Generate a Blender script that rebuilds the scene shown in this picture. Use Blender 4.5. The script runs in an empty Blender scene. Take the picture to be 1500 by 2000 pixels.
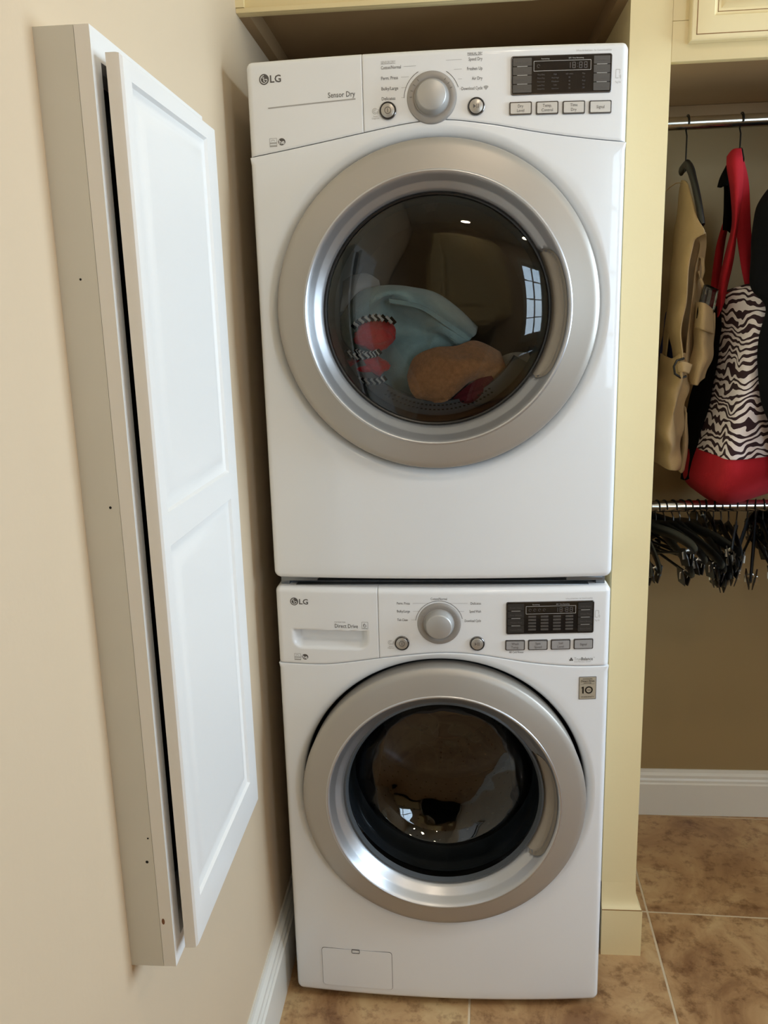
import bpy, bmesh, math, random
from mathutils import Vector, Matrix
random.seed(7)
PI = math.pi
SC = bpy.context.scene
COL = SC.collection

# ------------------------------------------------------------------ camera
cam_d = bpy.data.cameras.new('camera'); cam = bpy.data.objects.new('camera', cam_d); COL.objects.link(cam)
YAW, PITCH, ROLL, FPX = -.0859, -.2182, -.0273, 1648.2
fw = Vector((math.sin(YAW)*math.cos(PITCH), math.cos(YAW)*math.cos(PITCH), math.sin(PITCH)))
rt = Vector((math.cos(YAW), -math.sin(YAW), 0)); up = rt.cross(fw)
r2 = math.cos(ROLL)*rt + math.sin(ROLL)*up; u2 = -math.sin(ROLL)*rt + math.cos(ROLL)*up
m = Matrix((r2, u2, -fw)).transposed().to_4x4(); m.translation = (.031, -1.6516, 1.519)
cam.matrix_world = m
cam_d.sensor_fit = 'VERTICAL'; cam_d.sensor_height = 24; cam_d.sensor_width = 18
cam_d.lens = 24*FPX/2000; cam_d.clip_start = .02
SC.camera = cam
# ------------------------------------------------------------------ world, lights, exposure
SC.view_settings.view_transform = 'Standard'; SC.view_settings.look = 'None'
SC.view_settings.gamma = 1; SC.view_settings.use_curve_mapping = False
SC.view_settings.exposure = 0.16
w = bpy.data.worlds.new('sky'); SC.world = w; w.use_nodes = True
bg = w.node_tree.nodes['Background']
sky = w.node_tree.nodes.new('ShaderNodeTexSky'); sky.sky_type = 'NISHITA'; sky.sun_disc = False
sky.sun_elevation = math.radians(40); sky.sun_rotation = math.radians(200)
w.node_tree.links.new(sky.outputs[0], bg.inputs[0]); bg.inputs[1].default_value = .2
RX = 2.3            # right wall of the room
FY = -2.9           # wall behind the camera
CZ = 2.75           # ceiling
def area(name, loc, rot, sx, sy, power, col, spread=PI):
    d = bpy.data.lights.new(name, 'AREA'); d.shape = 'RECTANGLE'; d.size = sx; d.size_y = sy
    d.energy = power; d.color = col; d.spread = spread
    o = bpy.data.objects.new(name, d); o.location = loc; o.rotation_euler = rot; COL.objects.link(o); return o
area('window_daylight', (RX+.16, -.30, 1.75), (0, PI/2, 0), 1.3, 1.4, 88, (.70, .855, 1.0))
area('window_daylight_rear', (1.75, FY-.16, 1.75), (PI/2, 0, 0), .7, 1.3, 30, (.64, .82, 1.0))
LAMPS = [(.35, -1.15), (1.45, -1.15), (.35, -2.3), (1.45, -2.3)]
for i, (x, y) in enumerate(LAMPS):
    d = bpy.data.lights.new('lamp_light', 'AREA'); d.shape = 'DISK'; d.size = .13; d.energy = 2.8; d.color = (1, .83, .64)
    o = bpy.data.objects.new('lamp_light', d); o.location = (x, y, CZ-.012); COL.objects.link(o)

# ------------------------------------------------------------------ materials
def mat(name, col, rough=.5, metal=0, bump=0, bscale=50, var=0, vscale=5, coat=0, spec=.5, sheen=0):
    m = bpy.data.materials.new(name); m.use_nodes = True; nt = m.node_tree; b = nt.nodes['Principled BSDF']
    b.inputs['Base Color'].default_value = (*col, 1); b.inputs['Roughness'].default_value = rough
    b.inputs['Metallic'].default_value = metal; b.inputs['Coat Weight'].default_value = coat
    b.inputs['Specular IOR Level'].default_value = spec; b.inputs['Sheen Weight'].default_value = sheen
    tc = nt.nodes.new('ShaderNodeTexCoord')
    if bump:
        n = nt.nodes.new('ShaderNodeTexNoise'); n.inputs['Scale'].default_value = bscale; n.inputs['Detail'].default_value = 4
        bp = nt.nodes.new('ShaderNodeBump'); bp.inputs['Strength'].default_value = bump; bp.inputs['Distance'].default_value = .002
        nt.links.new(tc.outputs['Object'], n.inputs['Vector']); nt.links.new(n.outputs['Fac'], bp.inputs['Height'])
        nt.links.new(bp.outputs['Normal'], b.inputs['Normal'])
    if var:
        n = nt.nodes.new('ShaderNodeTexNoise'); n.inputs['Scale'].default_value = vscale; n.inputs['Detail'].default_value = 5
        r = nt.nodes.new('ShaderNodeValToRGB'); r.color_ramp.elements[0].position = .3; r.color_ramp.elements[1].position = .7
        r.color_ramp.elements[0].color = (*[c*(1-var) for c in col], 1); r.color_ramp.elements[1].color = (*[min(1, c*(1+var*.6)) for c in col], 1)
        nt.links.new(tc.outputs['Object'], n.inputs['Vector']); nt.links.new(n.outputs['Fac'], r.inputs[0]); nt.links.new(r.outputs[0], b.inputs['Base Color'])
    return m
def s(r, g, b): return tuple(((v/255)/12.92 if v/255 <= .04045 else ((v/255+.055)/1.055)**2.4) for v in (r, g, b))
M = {}
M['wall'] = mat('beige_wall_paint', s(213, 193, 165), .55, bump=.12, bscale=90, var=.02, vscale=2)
M['wall2'] = mat('tan_paint_with_shade', s(152, 130, 90), .6, bump=.12, bscale=90)  # tan paint, its colour darkened further in place of closet shade
M['ceil'] = mat('ceiling_paint', s(235, 228, 212), .8)
M['trimw'] = mat('white_trim_paint', s(226, 224, 216), .35, bump=.05, bscale=60)
M['cream'] = mat('cream_cabinet_paint', s(236, 217, 168), .42, bump=.08, bscale=120, var=.03, vscale=3)
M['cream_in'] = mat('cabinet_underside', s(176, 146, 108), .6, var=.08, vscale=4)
M['glaze'] = mat('brown_glaze_line', s(140, 98, 50), .6)
M['white'] = mat('white_enamel', s(235, 238, 242), .22, coat=.4, spec=.5)
M['white2'] = mat('white_plastic', s(235, 237, 240), .28, coat=.3)
M['cabw'] = mat('white_cabinet_lacquer', s(232, 231, 229), .38, bump=.05, bscale=200)
M['cabside'] = mat('offwhite_side_laminate', s(212, 211, 204), .5, var=.03, vscale=6)
M['cavity'] = mat('cavity_shade', s(24, 24, 24), .9)  # near-black colour standing for shade in hollows and the doorway
M['silver'] = mat('silver_satin_paint', s(176, 171, 164), .42, metal=.45)
M['bright'] = mat('bright_satin_silver', s(196, 198, 202), .33, metal=.85)
M['handle'] = mat('champagne_grip', s(168, 160, 148), .4, metal=.3)
M['chrome'] = mat('chrome', s(205, 205, 205), .12, metal=1)
M['rod'] = mat('brushed_chrome_rod', s(190, 188, 180), .2, metal=1)
M['dkrub'] = mat('dark_grey_rubber', s(52, 56, 60), .45)
M['gasket'] = mat('door_gasket_grey', s(84, 90, 96), .3)
M['black'] = mat('black_plastic', s(16, 16, 17), .35)
M['gloss'] = mat('gloss_black_display', s(30, 28, 28), .12, coat=.4)
M['dkkey'] = mat('dark_grey_key', s(78, 74, 70), .4)
M['dkkey2'] = mat('charcoal_key', s(48, 46, 44), .4)
M['ink'] = mat('dark_grey_ink', s(88, 84, 82), .6)
M['inkl'] = mat('pale_grey_ink', s(172, 170, 168), .6)
M['inkd'] = mat('display_print', s(92, 88, 86), .6)
M['inkw'] = mat('display_line', s(190, 188, 184), .5)
M['drum'] = mat('steel_drum', s(84, 87, 92), .3, metal=.9)
M['drumd'] = mat('drum_cream_enamel', s(120, 118, 112), .5)
M['hole'] = mat('perforation', s(10, 10, 10), .9)
M['badge'] = mat('champagne_badge', s(186, 178, 160), .4, metal=.3)
M['steel'] = mat('galvanised_bracket', s(130, 134, 138), .35, metal=.8)
M['blanket'] = mat('pale_blue_fleece', s(150, 184, 190), .95, bump=.7, bscale=350, var=.12, vscale=40, sheen=.4)
M['redc'] = mat('red_fleece', s(205, 45, 52), .95, bump=.7, bscale=300, var=.1, vscale=30, sheen=.3)
M['tan'] = mat('tan_terry', s(190, 138, 92), 1, bump=1, bscale=420, var=.2, vscale=120, sheen=.4)
M['maroon'] = mat('maroon_knit', s(92, 22, 34), .95, bump=.6, bscale=300)
M['whitec'] = mat('white_cotton', s(190, 192, 190), .95, bump=.4, bscale=100)
M['khaki'] = mat('khaki_canvas', s(164, 138, 100), .95, bump=.35, bscale=380, var=.12, vscale=14)
M['khaki2'] = mat('khaki_lining', s(140, 112, 74), .95, bump=.35, bscale=380)
M['navy'] = mat('navy_nylon', s(20, 30, 80), .7, var=.3, vscale=30)
M['blackc'] = mat('black_fabric', s(9, 9, 9), 1, spec=.15, bump=.3, bscale=200)
M['redbag'] = mat('red_canvas', s(184, 20, 38), .85, bump=.3, bscale=420, var=.05, vscale=10)
M['hangb'] = mat('black_hanger', s(17, 17, 18), .35)
M['clipm'] = mat('clip_metal', s(170, 170, 165), .3, metal=1)
M['hook'] = mat('dark_metal_hook', s(50, 48, 46), .3, metal=.9)
M['dent'] = mat('bare_spackle', s(240, 236, 226), .7)
M['chip'] = mat('bare_wood_chip', s(120, 78, 52), .8)
M['wood'] = mat('closet_cleat_wood', s(160, 132, 96), .6, var=.1)
M['grout'] = mat('pale_grout', s(214, 196, 166), .9, bump=.5, bscale=200, var=.15, vscale=12)

def lamp_mat():
    m = bpy.data.materials.new('lamp_glow'); m.use_nodes = True; nt = m.node_tree
    b = nt.nodes['Principled BSDF']; b.inputs['Emission Color'].default_value = (1, .8, .55, 1); b.inputs['Emission Strength'].default_value = 12
    return m
M['glow'] = lamp_mat()
def glass_mat(name, tint, rough=.02, ior=1.5):
    m = bpy.data.materials.new(name); m.use_nodes = True; nt = m.node_tree; nt.nodes.clear()
    o = nt.nodes.new('ShaderNodeOutputMaterial'); mx = nt.nodes.new('ShaderNodeMixShader')
    t = nt.nodes.new('ShaderNodeBsdfTransparent'); t.inputs[0].default_value = (*tint, 1)
    g = nt.nodes.new('ShaderNodeBsdfGlossy'); g.inputs['Roughness'].default_value = rough
    f = nt.nodes.new('ShaderNodeFresnel'); f.inputs[0].default_value = ior
    nt.links.new(f.outputs[0], mx.inputs[0]); nt.links.new(t.outputs[0], mx.inputs[1]); nt.links.new(g.outputs[0], mx.inputs[2])
    nt.links.new(mx.outputs[0], o.inputs[0]); return m
M['glass_d'] = glass_mat('smoked_door_glass', (.82, .81, .79), .015, 1.55)
M['glass_w'] = glass_mat('clear_bowl_glass', (.55, .57, .59), .015, 1.75)
def wavy(m, sc, st):
    nt = m.node_tree; n = nt.nodes.new('ShaderNodeTexNoise'); n.inputs['Scale'].default_value = sc; n.inputs['Detail'].default_value = 1
    b = nt.nodes.new('ShaderNodeBump'); b.inputs['Strength'].default_value = st; b.inputs['Distance'].default_value = .01; tc = nt.nodes.new('ShaderNodeTexCoord')
    nt.links.new(tc.outputs['Object'], n.inputs['Vector']); nt.links.new(n.outputs['Fac'], b.inputs['Height'])
    for q in nt.nodes:
        if q.type in ('BSDF_GLOSSY', 'FRESNEL'): nt.links.new(b.outputs['Normal'], q.inputs['Normal'])
wavy(M['glass_w'], 14, .5)
M['clearin'] = glass_mat('clear_moulding', (.93, .93, .93), .05, 1.07)
M['pane'] = glass_mat('window_glass', (.97, .98, .98), .01, 1.45)
M['clearp'] = glass_mat('clear_plastic', (.6, .62, .6), .2, 1.5)

def travertine():
    m = mat('travertine_tile', (.5, .4, .3), .42); nt = m.node_tree; b = nt.nodes['Principled BSDF']
    tc = nt.nodes.new('ShaderNodeTexCoord'); oi = nt.nodes.new('ShaderNodeObjectInfo')
    ad = nt.nodes.new('ShaderNodeVectorMath'); ad.operation = 'ADD'
    ml = nt.nodes.new('ShaderNodeVectorMath'); ml.operation = 'SCALE'; ml.inputs['Scale'].default_value = 37.0
    nt.links.new(oi.outputs['Location'], ml.inputs[0]); nt.links.new(tc.outputs['Object'], ad.inputs[0]); nt.links.new(ml.outputs[0], ad.inputs[1])
    n1 = nt.nodes.new('ShaderNodeTexNoise'); n1.inputs['Scale'].default_value = 4.5; n1.inputs['Detail'].default_value = 9; n1.inputs['Roughness'].default_value = .62; n1.inputs['Distortion'].default_value = .8
    r1 = nt.nodes.new('ShaderNodeValToRGB'); e = r1.color_ramp.elements
    e[0].position = .33; e[0].color = (*s(142, 104, 70), 1); e[1].position = .68; e[1].color = (*s(206, 176, 130), 1)
    x = e.new(.46); x.color = (*s(176, 138, 96), 1); x = e.new(.56); x.color = (*s(192, 156, 112), 1)
    n2 = nt.nodes.new('ShaderNodeTexNoise'); n2.inputs['Scale'].default_value = 22; n2.inputs['Detail'].default_value = 8; n2.inputs['Roughness'].default_value = .7
    r2 = nt.nodes.new('ShaderNodeValToRGB'); r2.color_ramp.elements[0].position = .36; r2.color_ramp.elements[0].color = (.42, .33, .27, 1)
    r2.color_ramp.elements[1].position = .5; r2.color_ramp.elements[1].color = (1, 1, 1, 1)
    mx = nt.nodes.new('ShaderNodeMix'); mx.data_type = 'RGBA'; mx.blend_type = 'MULTIPLY'; mx.inputs['Factor'].default_value = .75
    for n in (n1, n2): nt.links.new(ad.outputs[0], n.inputs['Vector'])
    nt.links.new(n1.outputs['Fac'], r1.inputs[0]); nt.links.new(n2.outputs['Fac'], r2.inputs[0])
    nt.links.new(r1.outputs[0], mx.inputs[6]); nt.links.new(r2.outputs[0], mx.inputs[7]); nt.links.new(mx.outputs[2], b.inputs['Base Color'])
    bp = nt.nodes.new('ShaderNodeBump'); bp.inputs['Strength'].default_value = .25; bp.inputs['Distance'].default_value = .002
    nt.links.new(n2.outputs['Fac'], bp.inputs['Height']); nt.links.new(bp.outputs['Normal'], b.inputs['Normal'])
    return m
M['tile'] = travertine()
def zebra():
    m = mat('zebra_print_canvas', (.6, .6, .6), .85); nt = m.node_tree; b = nt.nodes['Principled BSDF']
    tc = nt.nodes.new('ShaderNodeTexCoord'); mp = nt.nodes.new('ShaderNodeMapping'); mp.inputs['Rotation'].default_value = (0, .12, 0)
    nz = nt.nodes.new('ShaderNodeTexNoise'); nz.inputs['Scale'].default_value = 14; nz.inputs['Detail'].default_value = 1.5
    sb = nt.nodes.new('ShaderNodeVectorMath'); sb.operation = 'SUBTRACT'; sb.inputs[1].default_value = (.5, .5, .5)
    sc = nt.nodes.new('ShaderNodeVectorMath'); sc.operation = 'MULTIPLY'; sc.inputs[1].default_value = (.05, .05, .07)
    ad = nt.nodes.new('ShaderNodeVectorMath'); ad.operation = 'ADD'
    nt.links.new(tc.outputs['Object'], mp.inputs[0]); nt.links.new(mp.outputs[0], nz.inputs['Vector'])
    nt.links.new(nz.outputs['Color'], sb.inputs[0]); nt.links.new(sb.outputs[0], sc.inputs[0]); nt.links.new(sc.outputs[0], ad.inputs[0]); nt.links.new(mp.outputs[0], ad.inputs[1])
    w = nt.nodes.new('ShaderNodeTexWave'); w.wave_type = 'BANDS'; w.bands_direction = 'Z'; w.inputs['Scale'].default_value = 19
    w.inputs['Distortion'].default_value = 6.5; w.inputs['Detail'].default_value = .6; w.inputs['Detail Scale'].default_value = 1.6
    nt.links.new(ad.outputs[0], w.inputs['Vector'])
    n3 = nt.nodes.new('ShaderNodeTexNoise'); n3.inputs['Scale'].default_value = 34; n3.inputs['Detail'].default_value = 0
    nt.links.new(mp.outputs[0], n3.inputs['Vector'])
    mt = nt.nodes.new('ShaderNodeMath'); mt.operation = 'MULTIPLY_ADD'; mt.inputs[1].default_value = .9
    nt.links.new(n3.outputs['Fac'], mt.inputs[0]); nt.links.new(w.outputs['Fac'], mt.inputs[2])
    r = nt.nodes.new('ShaderNodeValToRGB'); r.color_ramp.interpolation = 'CONSTANT'
    r.color_ramp.elements[0].color = (*s(44, 18, 26), 1); r.color_ramp.elements[1].position = .88; r.color_ramp.elements[1].color = (*s(226, 214, 212), 1)
    nt.links.new(mt.outputs[0], r.inputs[0]); nt.links.new(r.outputs[0], b.inputs['Base Color']); return m
M['zebra'] = zebra()

# ------------------------------------------------------------------ helpers
def link(name, me, m, parent=None, kind=None, label=None, smooth=None):
    o = bpy.data.objects.new(name, me); COL.objects.link(o)
    if m is not None: me.materials.append(M[m])
    if parent is not None: o.parent = parent
    if kind: o['kind'] = kind
    if label: o['label'] = label
    if smooth is not None:
        for p in me.polygons: p.use_smooth = True
        me.set_sharp_from_angle(angle=math.radians(smooth))
    return o
def pyo(name, v, f, m, parent=None, kind=None, label=None, smooth=None):
    me = bpy.data.meshes.new(name); me.from_pydata([tuple(p) for p in v], [], f); me.update()
    return link(name, me, m, parent, kind, label, smooth)
def bmo(name, bm, m, parent=None, kind=None, label=None, smooth=None):
    me = bpy.data.meshes.new(name); bmesh.ops.recalc_face_normals(bm, faces=bm.faces); bm.to_mesh(me); bm.free()
    return link(name, me, m, parent, kind, label, smooth)
def thing(name, label, cat, loc=(0, 0, 0), group=None):
    o = bpy.data.objects.new(name, None); COL.objects.link(o); o.location = loc; o.empty_display_size = .05
    o['label'] = label; o['category'] = cat
    if group: o['group'] = group
    return o
def tag(o, label, cat, group=None):
    o['label'] = label; o['category'] = cat
    if group: o['group'] = group
    return o
def add_box(bm, x0, x1, y0, y1, z0, z1, bev=0):
    r = bmesh.ops.create_cube(bm, size=1)
    for v in r['verts']: v.co = Vector(((x0+x1)/2+v.co.x*(x1-x0), (y0+y1)/2+v.co.y*(y1-y0), (z0+z1)/2+v.co.z*(z1-z0)))
    if bev:
        es = {e for v in r['verts'] for e in v.link_edges}
        bmesh.ops.bevel(bm, geom=list(es), offset=bev, segments=2, affect='EDGES', profile=.5)
def box(name, b, m, parent=None, bev=0, kind=None, label=None, off=(0, 0, 0)):
    bm = bmesh.new(); add_box(bm, b[0]-off[0], b[1]-off[0], b[2]-off[1], b[3]-off[1], b[4]-off[2], b[5]-off[2], bev)
    return bmo(name, bm, m, parent, kind, label, 35 if bev else None)
def revolve(prof, cx, cz, seg=96, a0=0, a1=2*PI, off=(0, 0, 0)):
    """profile of (r, y) turned about an axis along y"""
    full = abs(a1-a0-2*PI) < 1e-6; n = seg if full else seg+1; V = []; F = []
    for r, y in prof:
        for i in range(n):
            a = a0+(a1-a0)*i/seg; V.append((cx+r*math.cos(a)-off[0], y-off[1], cz+r*math.sin(a)-off[2]))
    for j in range(len(prof)-1):
        for i in range(seg):
            k = (i+1) % n; F.append((j*n+i, j*n+k, (j+1)*n+k, (j+1)*n+i))
    return V, F
def lathe(name, prof, cx, cz, m, parent=None, seg=96, label=None, smooth=40, **k):
    V, F = revolve(prof, cx, cz, seg, **k)
    bm = bmesh.new(); vs = [bm.verts.new(v) for v in V]
    for f in F:
        try: bm.faces.new([vs[i] for i in f])
        except ValueError: pass
    bmesh.ops.remove_doubles(bm, verts=bm.verts, dist=1e-6)
    return bmo(name, bm, m, parent, None, label, smooth)
def add_tube(bm, pts, r, seg=8, flat=1.0):
    pts = [Vector(p) for p in pts]; rings = []
    rr = r if isinstance(r, (list, tuple)) else [r]*len(pts)
    prevn = None
    for i, p in enumerate(pts):
        t = (pts[min(i+1, len(pts)-1)]-pts[max(i-1, 0)]).normalized()
        if prevn is None:
            a = Vector((1, 0, 0)) if abs(t.x) < .9 else Vector((0, 0, 1)); n = (a-t*a.dot(t)).normalized()
        else: n = (prevn-t*prevn.dot(t)).normalized()
        prevn = n; b = t.cross(n)
        rings.append([bm.verts.new(p+(n*math.cos(2*PI*k/seg)*flat+b*math.sin(2*PI*k/seg))*rr[i]) for k in range(seg)])
    for a, b in zip(rings, rings[1:]):
        for k in range(seg): bm.faces.new((a[k], a[(k+1) % seg], b[(k+1) % seg], b[k]))
    bm.faces.new(rings[0][::-1]); bm.faces.new(rings[-1])
def tube(name, pts, r, m, parent=None, seg=10, flat=1.0, label=None):
    bm = bmesh.new(); add_tube(bm, pts, r, seg, flat); return bmo(name, bm, m, parent, None, label, 50)
def cr(P, n, closed=False):
    """catmull-rom through points"""
    P = [Vector(p) for p in P]; out = []; N = len(P)
    segs = N if closed else N-1
    tot = n
    for i in range(tot+ (0 if closed else 1)):
        u = i/tot*segs; k = min(int(u), segs-1); t = u-k
        g = (lambda j: P[j % N]) if closed else (lambda j: P[max(0, min(N-1, j))])
        a, b, c, d = g(k-1), g(k), g(k+1), g(k+2)
        out.append(.5*((2*b)+(c-a)*t+(2*a-5*b+4*c-d)*t*t+(3*b-a-3*c+d)*t**3))
    return out
def hashn(x, y, z, sd=0):
    from mathutils import noise
    return noise.noise(Vector((x+sd*13.7, y-sd*5.1, z+sd*3.3)))
def loft(name, rows, m, parent=None, nu=24, nv=24, thick=.003, fold=0, fs=20, closed=False, label=None, seed=0, hem=0):
    """cloth surface through rows of points"""
    R = [cr(r, nu, closed) for r in rows]; n = len(R[0]); cols = [cr([r[i] for r in R], nv) for i in range(n)]
    V = []; F = []
    for i in range(n):
        for j in range(nv+1):
            p = cols[i][j].copy()
            if fold:
                p.y += fold*hashn(p.x*fs, p.z*fs*.45, 0, seed); p.x += fold*.6*hashn(p.z*fs*.5, p.x*fs, 4, seed)
            V.append(p)
    for i in range(n if closed else n-1):
        k = (i+1) % n
        for j in range(nv): F.append((i*(nv+1)+j, k*(nv+1)+j, k*(nv+1)+j+1, i*(nv+1)+j+1))
    o = pyo(name, V, F, m, parent, None, label, 60)
    if thick:
        md = o.modifiers.new('thickness', 'SOLIDIFY'); md.thickness = thick; md.offset = 0
    return o
def profile_x(name, prof, x0, x1, m, parent=None, kind=None):
    """extrude (y,z) profile along x"""
    V = [(x0, y, z) for y, z in prof]+[(x1, y, z) for y, z in prof]; n = len(prof)
    F = [(i, (i+1) % n, n+(i+1) % n, n+i) for i in range(n)]+[tuple(range(n))[::-1], tuple(range(n, 2*n))]
    return pyo(name, V, F, m, parent, kind)

# ------------------------------------------------------------------ structure
WX = -.39; BY = .795
def wallbox(name, b, m='wall'): return box(name, b, m, kind='structure')
wallbox('wall_left', (WX-.1, WX, FY-.1, BY+.1, 0, CZ))
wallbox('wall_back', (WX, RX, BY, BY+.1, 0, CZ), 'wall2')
def holed(name, axis, c0, c1, a0, a1, h):
    """wall with one opening h=(a,b,z0,z1); axis x: wall normal x"""
    bm = bmesh.new()
    for (p, q, z, zz) in ((a0, h[0], 0, CZ), (h[1], a1, 0, CZ), (h[0], h[1], 0, h[2]), (h[0], h[1], h[3], CZ)):
        add_box(bm, *((c0, c1, p, q) if axis == 'x' else (p, q, c0, c1)), z, zz)
    return bmo(name, bm, 'wall', kind='structure')
W1 = (-.95, .35, 1.10, 2.40); W2 = (1.40, 2.10, 1.10, 2.40)
holed('wall_right', 'x', RX, RX+.1, FY-.1, BY+.1, W1)
holed('wall_front', 'y', FY-.1, FY, WX, RX, W2)
box('ceiling', (WX-.1, RX+.1, FY-.1, BY+.1, CZ, CZ+.1), 'ceil', kind='structure')
floor = box('floor', (WX-.1, RX+.1, FY-.1, BY+.1, -.1, -.0010), 'grout', kind='structure')
# travertine tiles, laid 2 degrees off the walls
T = .457; g = .0050; th = math.radians(-2.2); px, py = .5245, .3265
bm = bmesh.new(); add_box(bm, -T/2+g/2, T/2-g/2, -T/2+g/2, T/2-g/2, -.011, 0, .0012)
tme = bpy.data.meshes.new('tile'); bm.to_mesh(tme); bm.free(); tme.materials.append(M['tile'])
def clipped_tile(cx, cy):
    bm = bmesh.new(); bm.from_mesh(tme); bmesh.ops.transform(bm, matrix=Matrix.Translation((cx, cy, 0)) @ Matrix.Rotation(th, 4, 'Z'), verts=bm.verts)
    for co, no in (((WX, 0, 0), (-1, 0, 0)), ((RX, 0, 0), (1, 0, 0)), ((0, FY, 0), (0, -1, 0)), ((0, BY, 0), (0, 1, 0))):
        bmesh.ops.bisect_plane(bm, geom=bm.verts[:]+bm.edges[:]+bm.faces[:], plane_co=co, plane_no=no, clear_outer=True)
    if not bm.verts: bm.free(); return None
    bmesh.ops.transform(bm, matrix=(Matrix.Translation((cx, cy, 0)) @ Matrix.Rotation(th, 4, 'Z')).inverted(), verts=bm.verts)
    me = bpy.data.meshes.new('tile'); bm.to_mesh(me); bm.free(); me.materials.append(M['tile']); return me
for i in range(-9, 9):
    for j in range(-10, 5):
        a, b = (i+.5)*T, (j+.5)*T; cx = px+a*math.cos(th)-b*math.sin(th); cy = py+a*math.sin(th)+b*math.cos(th)
        e = T*.53
        if cx < WX-e or cx > RX+e or cy < FY-e or cy > BY+e: continue
        inside = WX+e < cx < RX-e and FY+e < cy < BY-e
        me = tme if inside else clipped_tile(cx, cy)
        if me is None or not len(me.vertices): continue
        o = bpy.data.objects.new('tile', me); COL.objects.link(o); o.parent = floor; o.location = (cx, cy, 0); o.rotation_euler.z = th
# baseboards
def bb_prof(h, t): return [(0, 0), (t, 0), (t, h*.70), (t*.8, h*.73), (t*.8, h*.78), (t*.62, h*.82), (t*.62, h*.88), (t*.3, h*.93), (t*.22, h), (0, h)]
V = []; F = []
pr = bb_prof(.168, .020); n = len(pr)
for yy in (FY, BY): V += [(WX+x, yy, z) for x, z in pr]
F = [(i, (i+1) % n, n+(i+1) % n, n+i) for i in range(n)]+[tuple(range(n)), tuple(range(n, 2*n))[::-1]]
pyo('baseboard_left', V, F, 'trimw', kind='structure')
profile_x('baseboard_back', [(BY-x, z) for x, z in bb_prof(.150, .017)], .457, RX, 'trimw', kind='structure')
# partition between washer bay and closet
wallbox('wall_partition', (.377, .457, .18, BY, 0, CZ), 'cream')
bm = bmesh.new()
y0, y1, xa, xb = .165, .30, .377, .4725
add_box(bm, xa, xb, y0, BY-.017, 0, .1235)
prev = None
for z, o_ in ((.1255, .0135), (.1275, .0125), (.131, .0095), (.136, .0065), (.143, .0042), (.153, .0024), (.168, .0010), (.190, .0002)):
    q = [bm.verts.new(p) for p in ((xa, .18-o_, z), (.4572+o_, .18-o_, z), (.4572+o_, BY-.017, z), (xa, BY-.017, z))]
    if prev:
        for k in range(4): bm.faces.new((prev[k], prev[(k+1) % 4], q[(k+1) % 4], q[k]))
    else: bm.faces.new(q)
    prev = q
bm.faces.new(prev)
trim = bmo('trim_1', bm, 'cream', kind='structure', smooth=40)
box('base_bead', (xa, xb-.001, y0+.0005, BY-.018, .1236, .1254), 'glaze', trim)  # thin brown bead between base block and cove
# nick in the left wall below the ironing cabinet
nk = bmesh.new(); bmesh.ops.create_icosphere(nk, subdivisions=2, radius=1)
for v in nk.verts: v.co = Vector((WX+v.co.x*.0025, -.90+v.co.y*.006+.002*hashn(v.co.x, v.co.y*2, v.co.z*2), .735+v.co.z*.008))
bmo('paint_chip', nk, 'dent', bpy.data.objects['wall_left'])
# windows: one in the right wall, one behind the viewer
def window(n, axis, c, sg, h):
    a0, a1, z0, z1 = h
    def bx(name, p, q, u, v, z, zz, m, par=None, **k):
        d0, d1 = sorted((c+sg*p, c+sg*q)); return box(name, (d0, d1, u, v, z, zz) if axis == 'x' else (u, v, d0, d1, z, zz), m, par, **k)
    w = bx('window_%d' % n, .03, .07, a0, a1, z0, z0+.05, 'trimw', kind='structure'); mid = (a0+a1)/2
    for u, v, z, zz in ((a0, a1, z1-.05, z1), (a0, a0+.05, z0+.05, z1-.05), (a1-.05, a1, z0+.05, z1-.05), (mid-.02, mid+.02, z0+.05, z1-.05)): bx('window_frame', .03, .07, u, v, z, zz, 'trimw', w)
    for k in (1, 2, 3): bx('glazing_bar', .04, .06, a0+.05, a1-.05, z0+(z1-z0)*k/4, z0+(z1-z0)*k/4+.02, 'trimw', w)
    bx('glass_pane', .048, .052, a0+.05, a1-.05, z0+.05, z1-.05, 'pane', w)
    for u, v, z, zz in ((a0-.08, a1+.08, z1, z1+.09), (a0-.08, a0, z0, z1), (a1, a1+.08, z0, z1), (a0-.10, a1+.10, z0-.07, z0)): bx('window_casing', -.015, 0, u, v, z, zz, 'trimw', w)
window(1, 'x', RX, 1, W1); window(2, 'y', FY, -1, W2)
# ceiling lamps
for x, y in LAMPS:
    t = thing('ceiling_light', 'white round recessed ceiling light above the room', 'light', (x, y, CZ), 'recessed ceiling lights')
    bm = bmesh.new(); V, F = [], []
    for r, z in ((.095, 0), (.095, -.004), (.08, -.009), (.07, -.006)):
        V += [(r*math.cos(2*PI*k/32), r*math.sin(2*PI*k/32), z) for k in range(32)]
    for j in range(3):
        for k in range(32): F.append((j*32+k, j*32+(k+1) % 32, (j+1)*32+(k+1) % 32, (j+1)*32+k))
    pyo('trim_ring', V, F, 'trimw', t, smooth=40)
    pyo('lens', [(.07*math.cos(2*PI*k/32), .07*math.sin(2*PI*k/32), -.005) for k in range(32)], [tuple(range(32))], 'glow', t)

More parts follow.
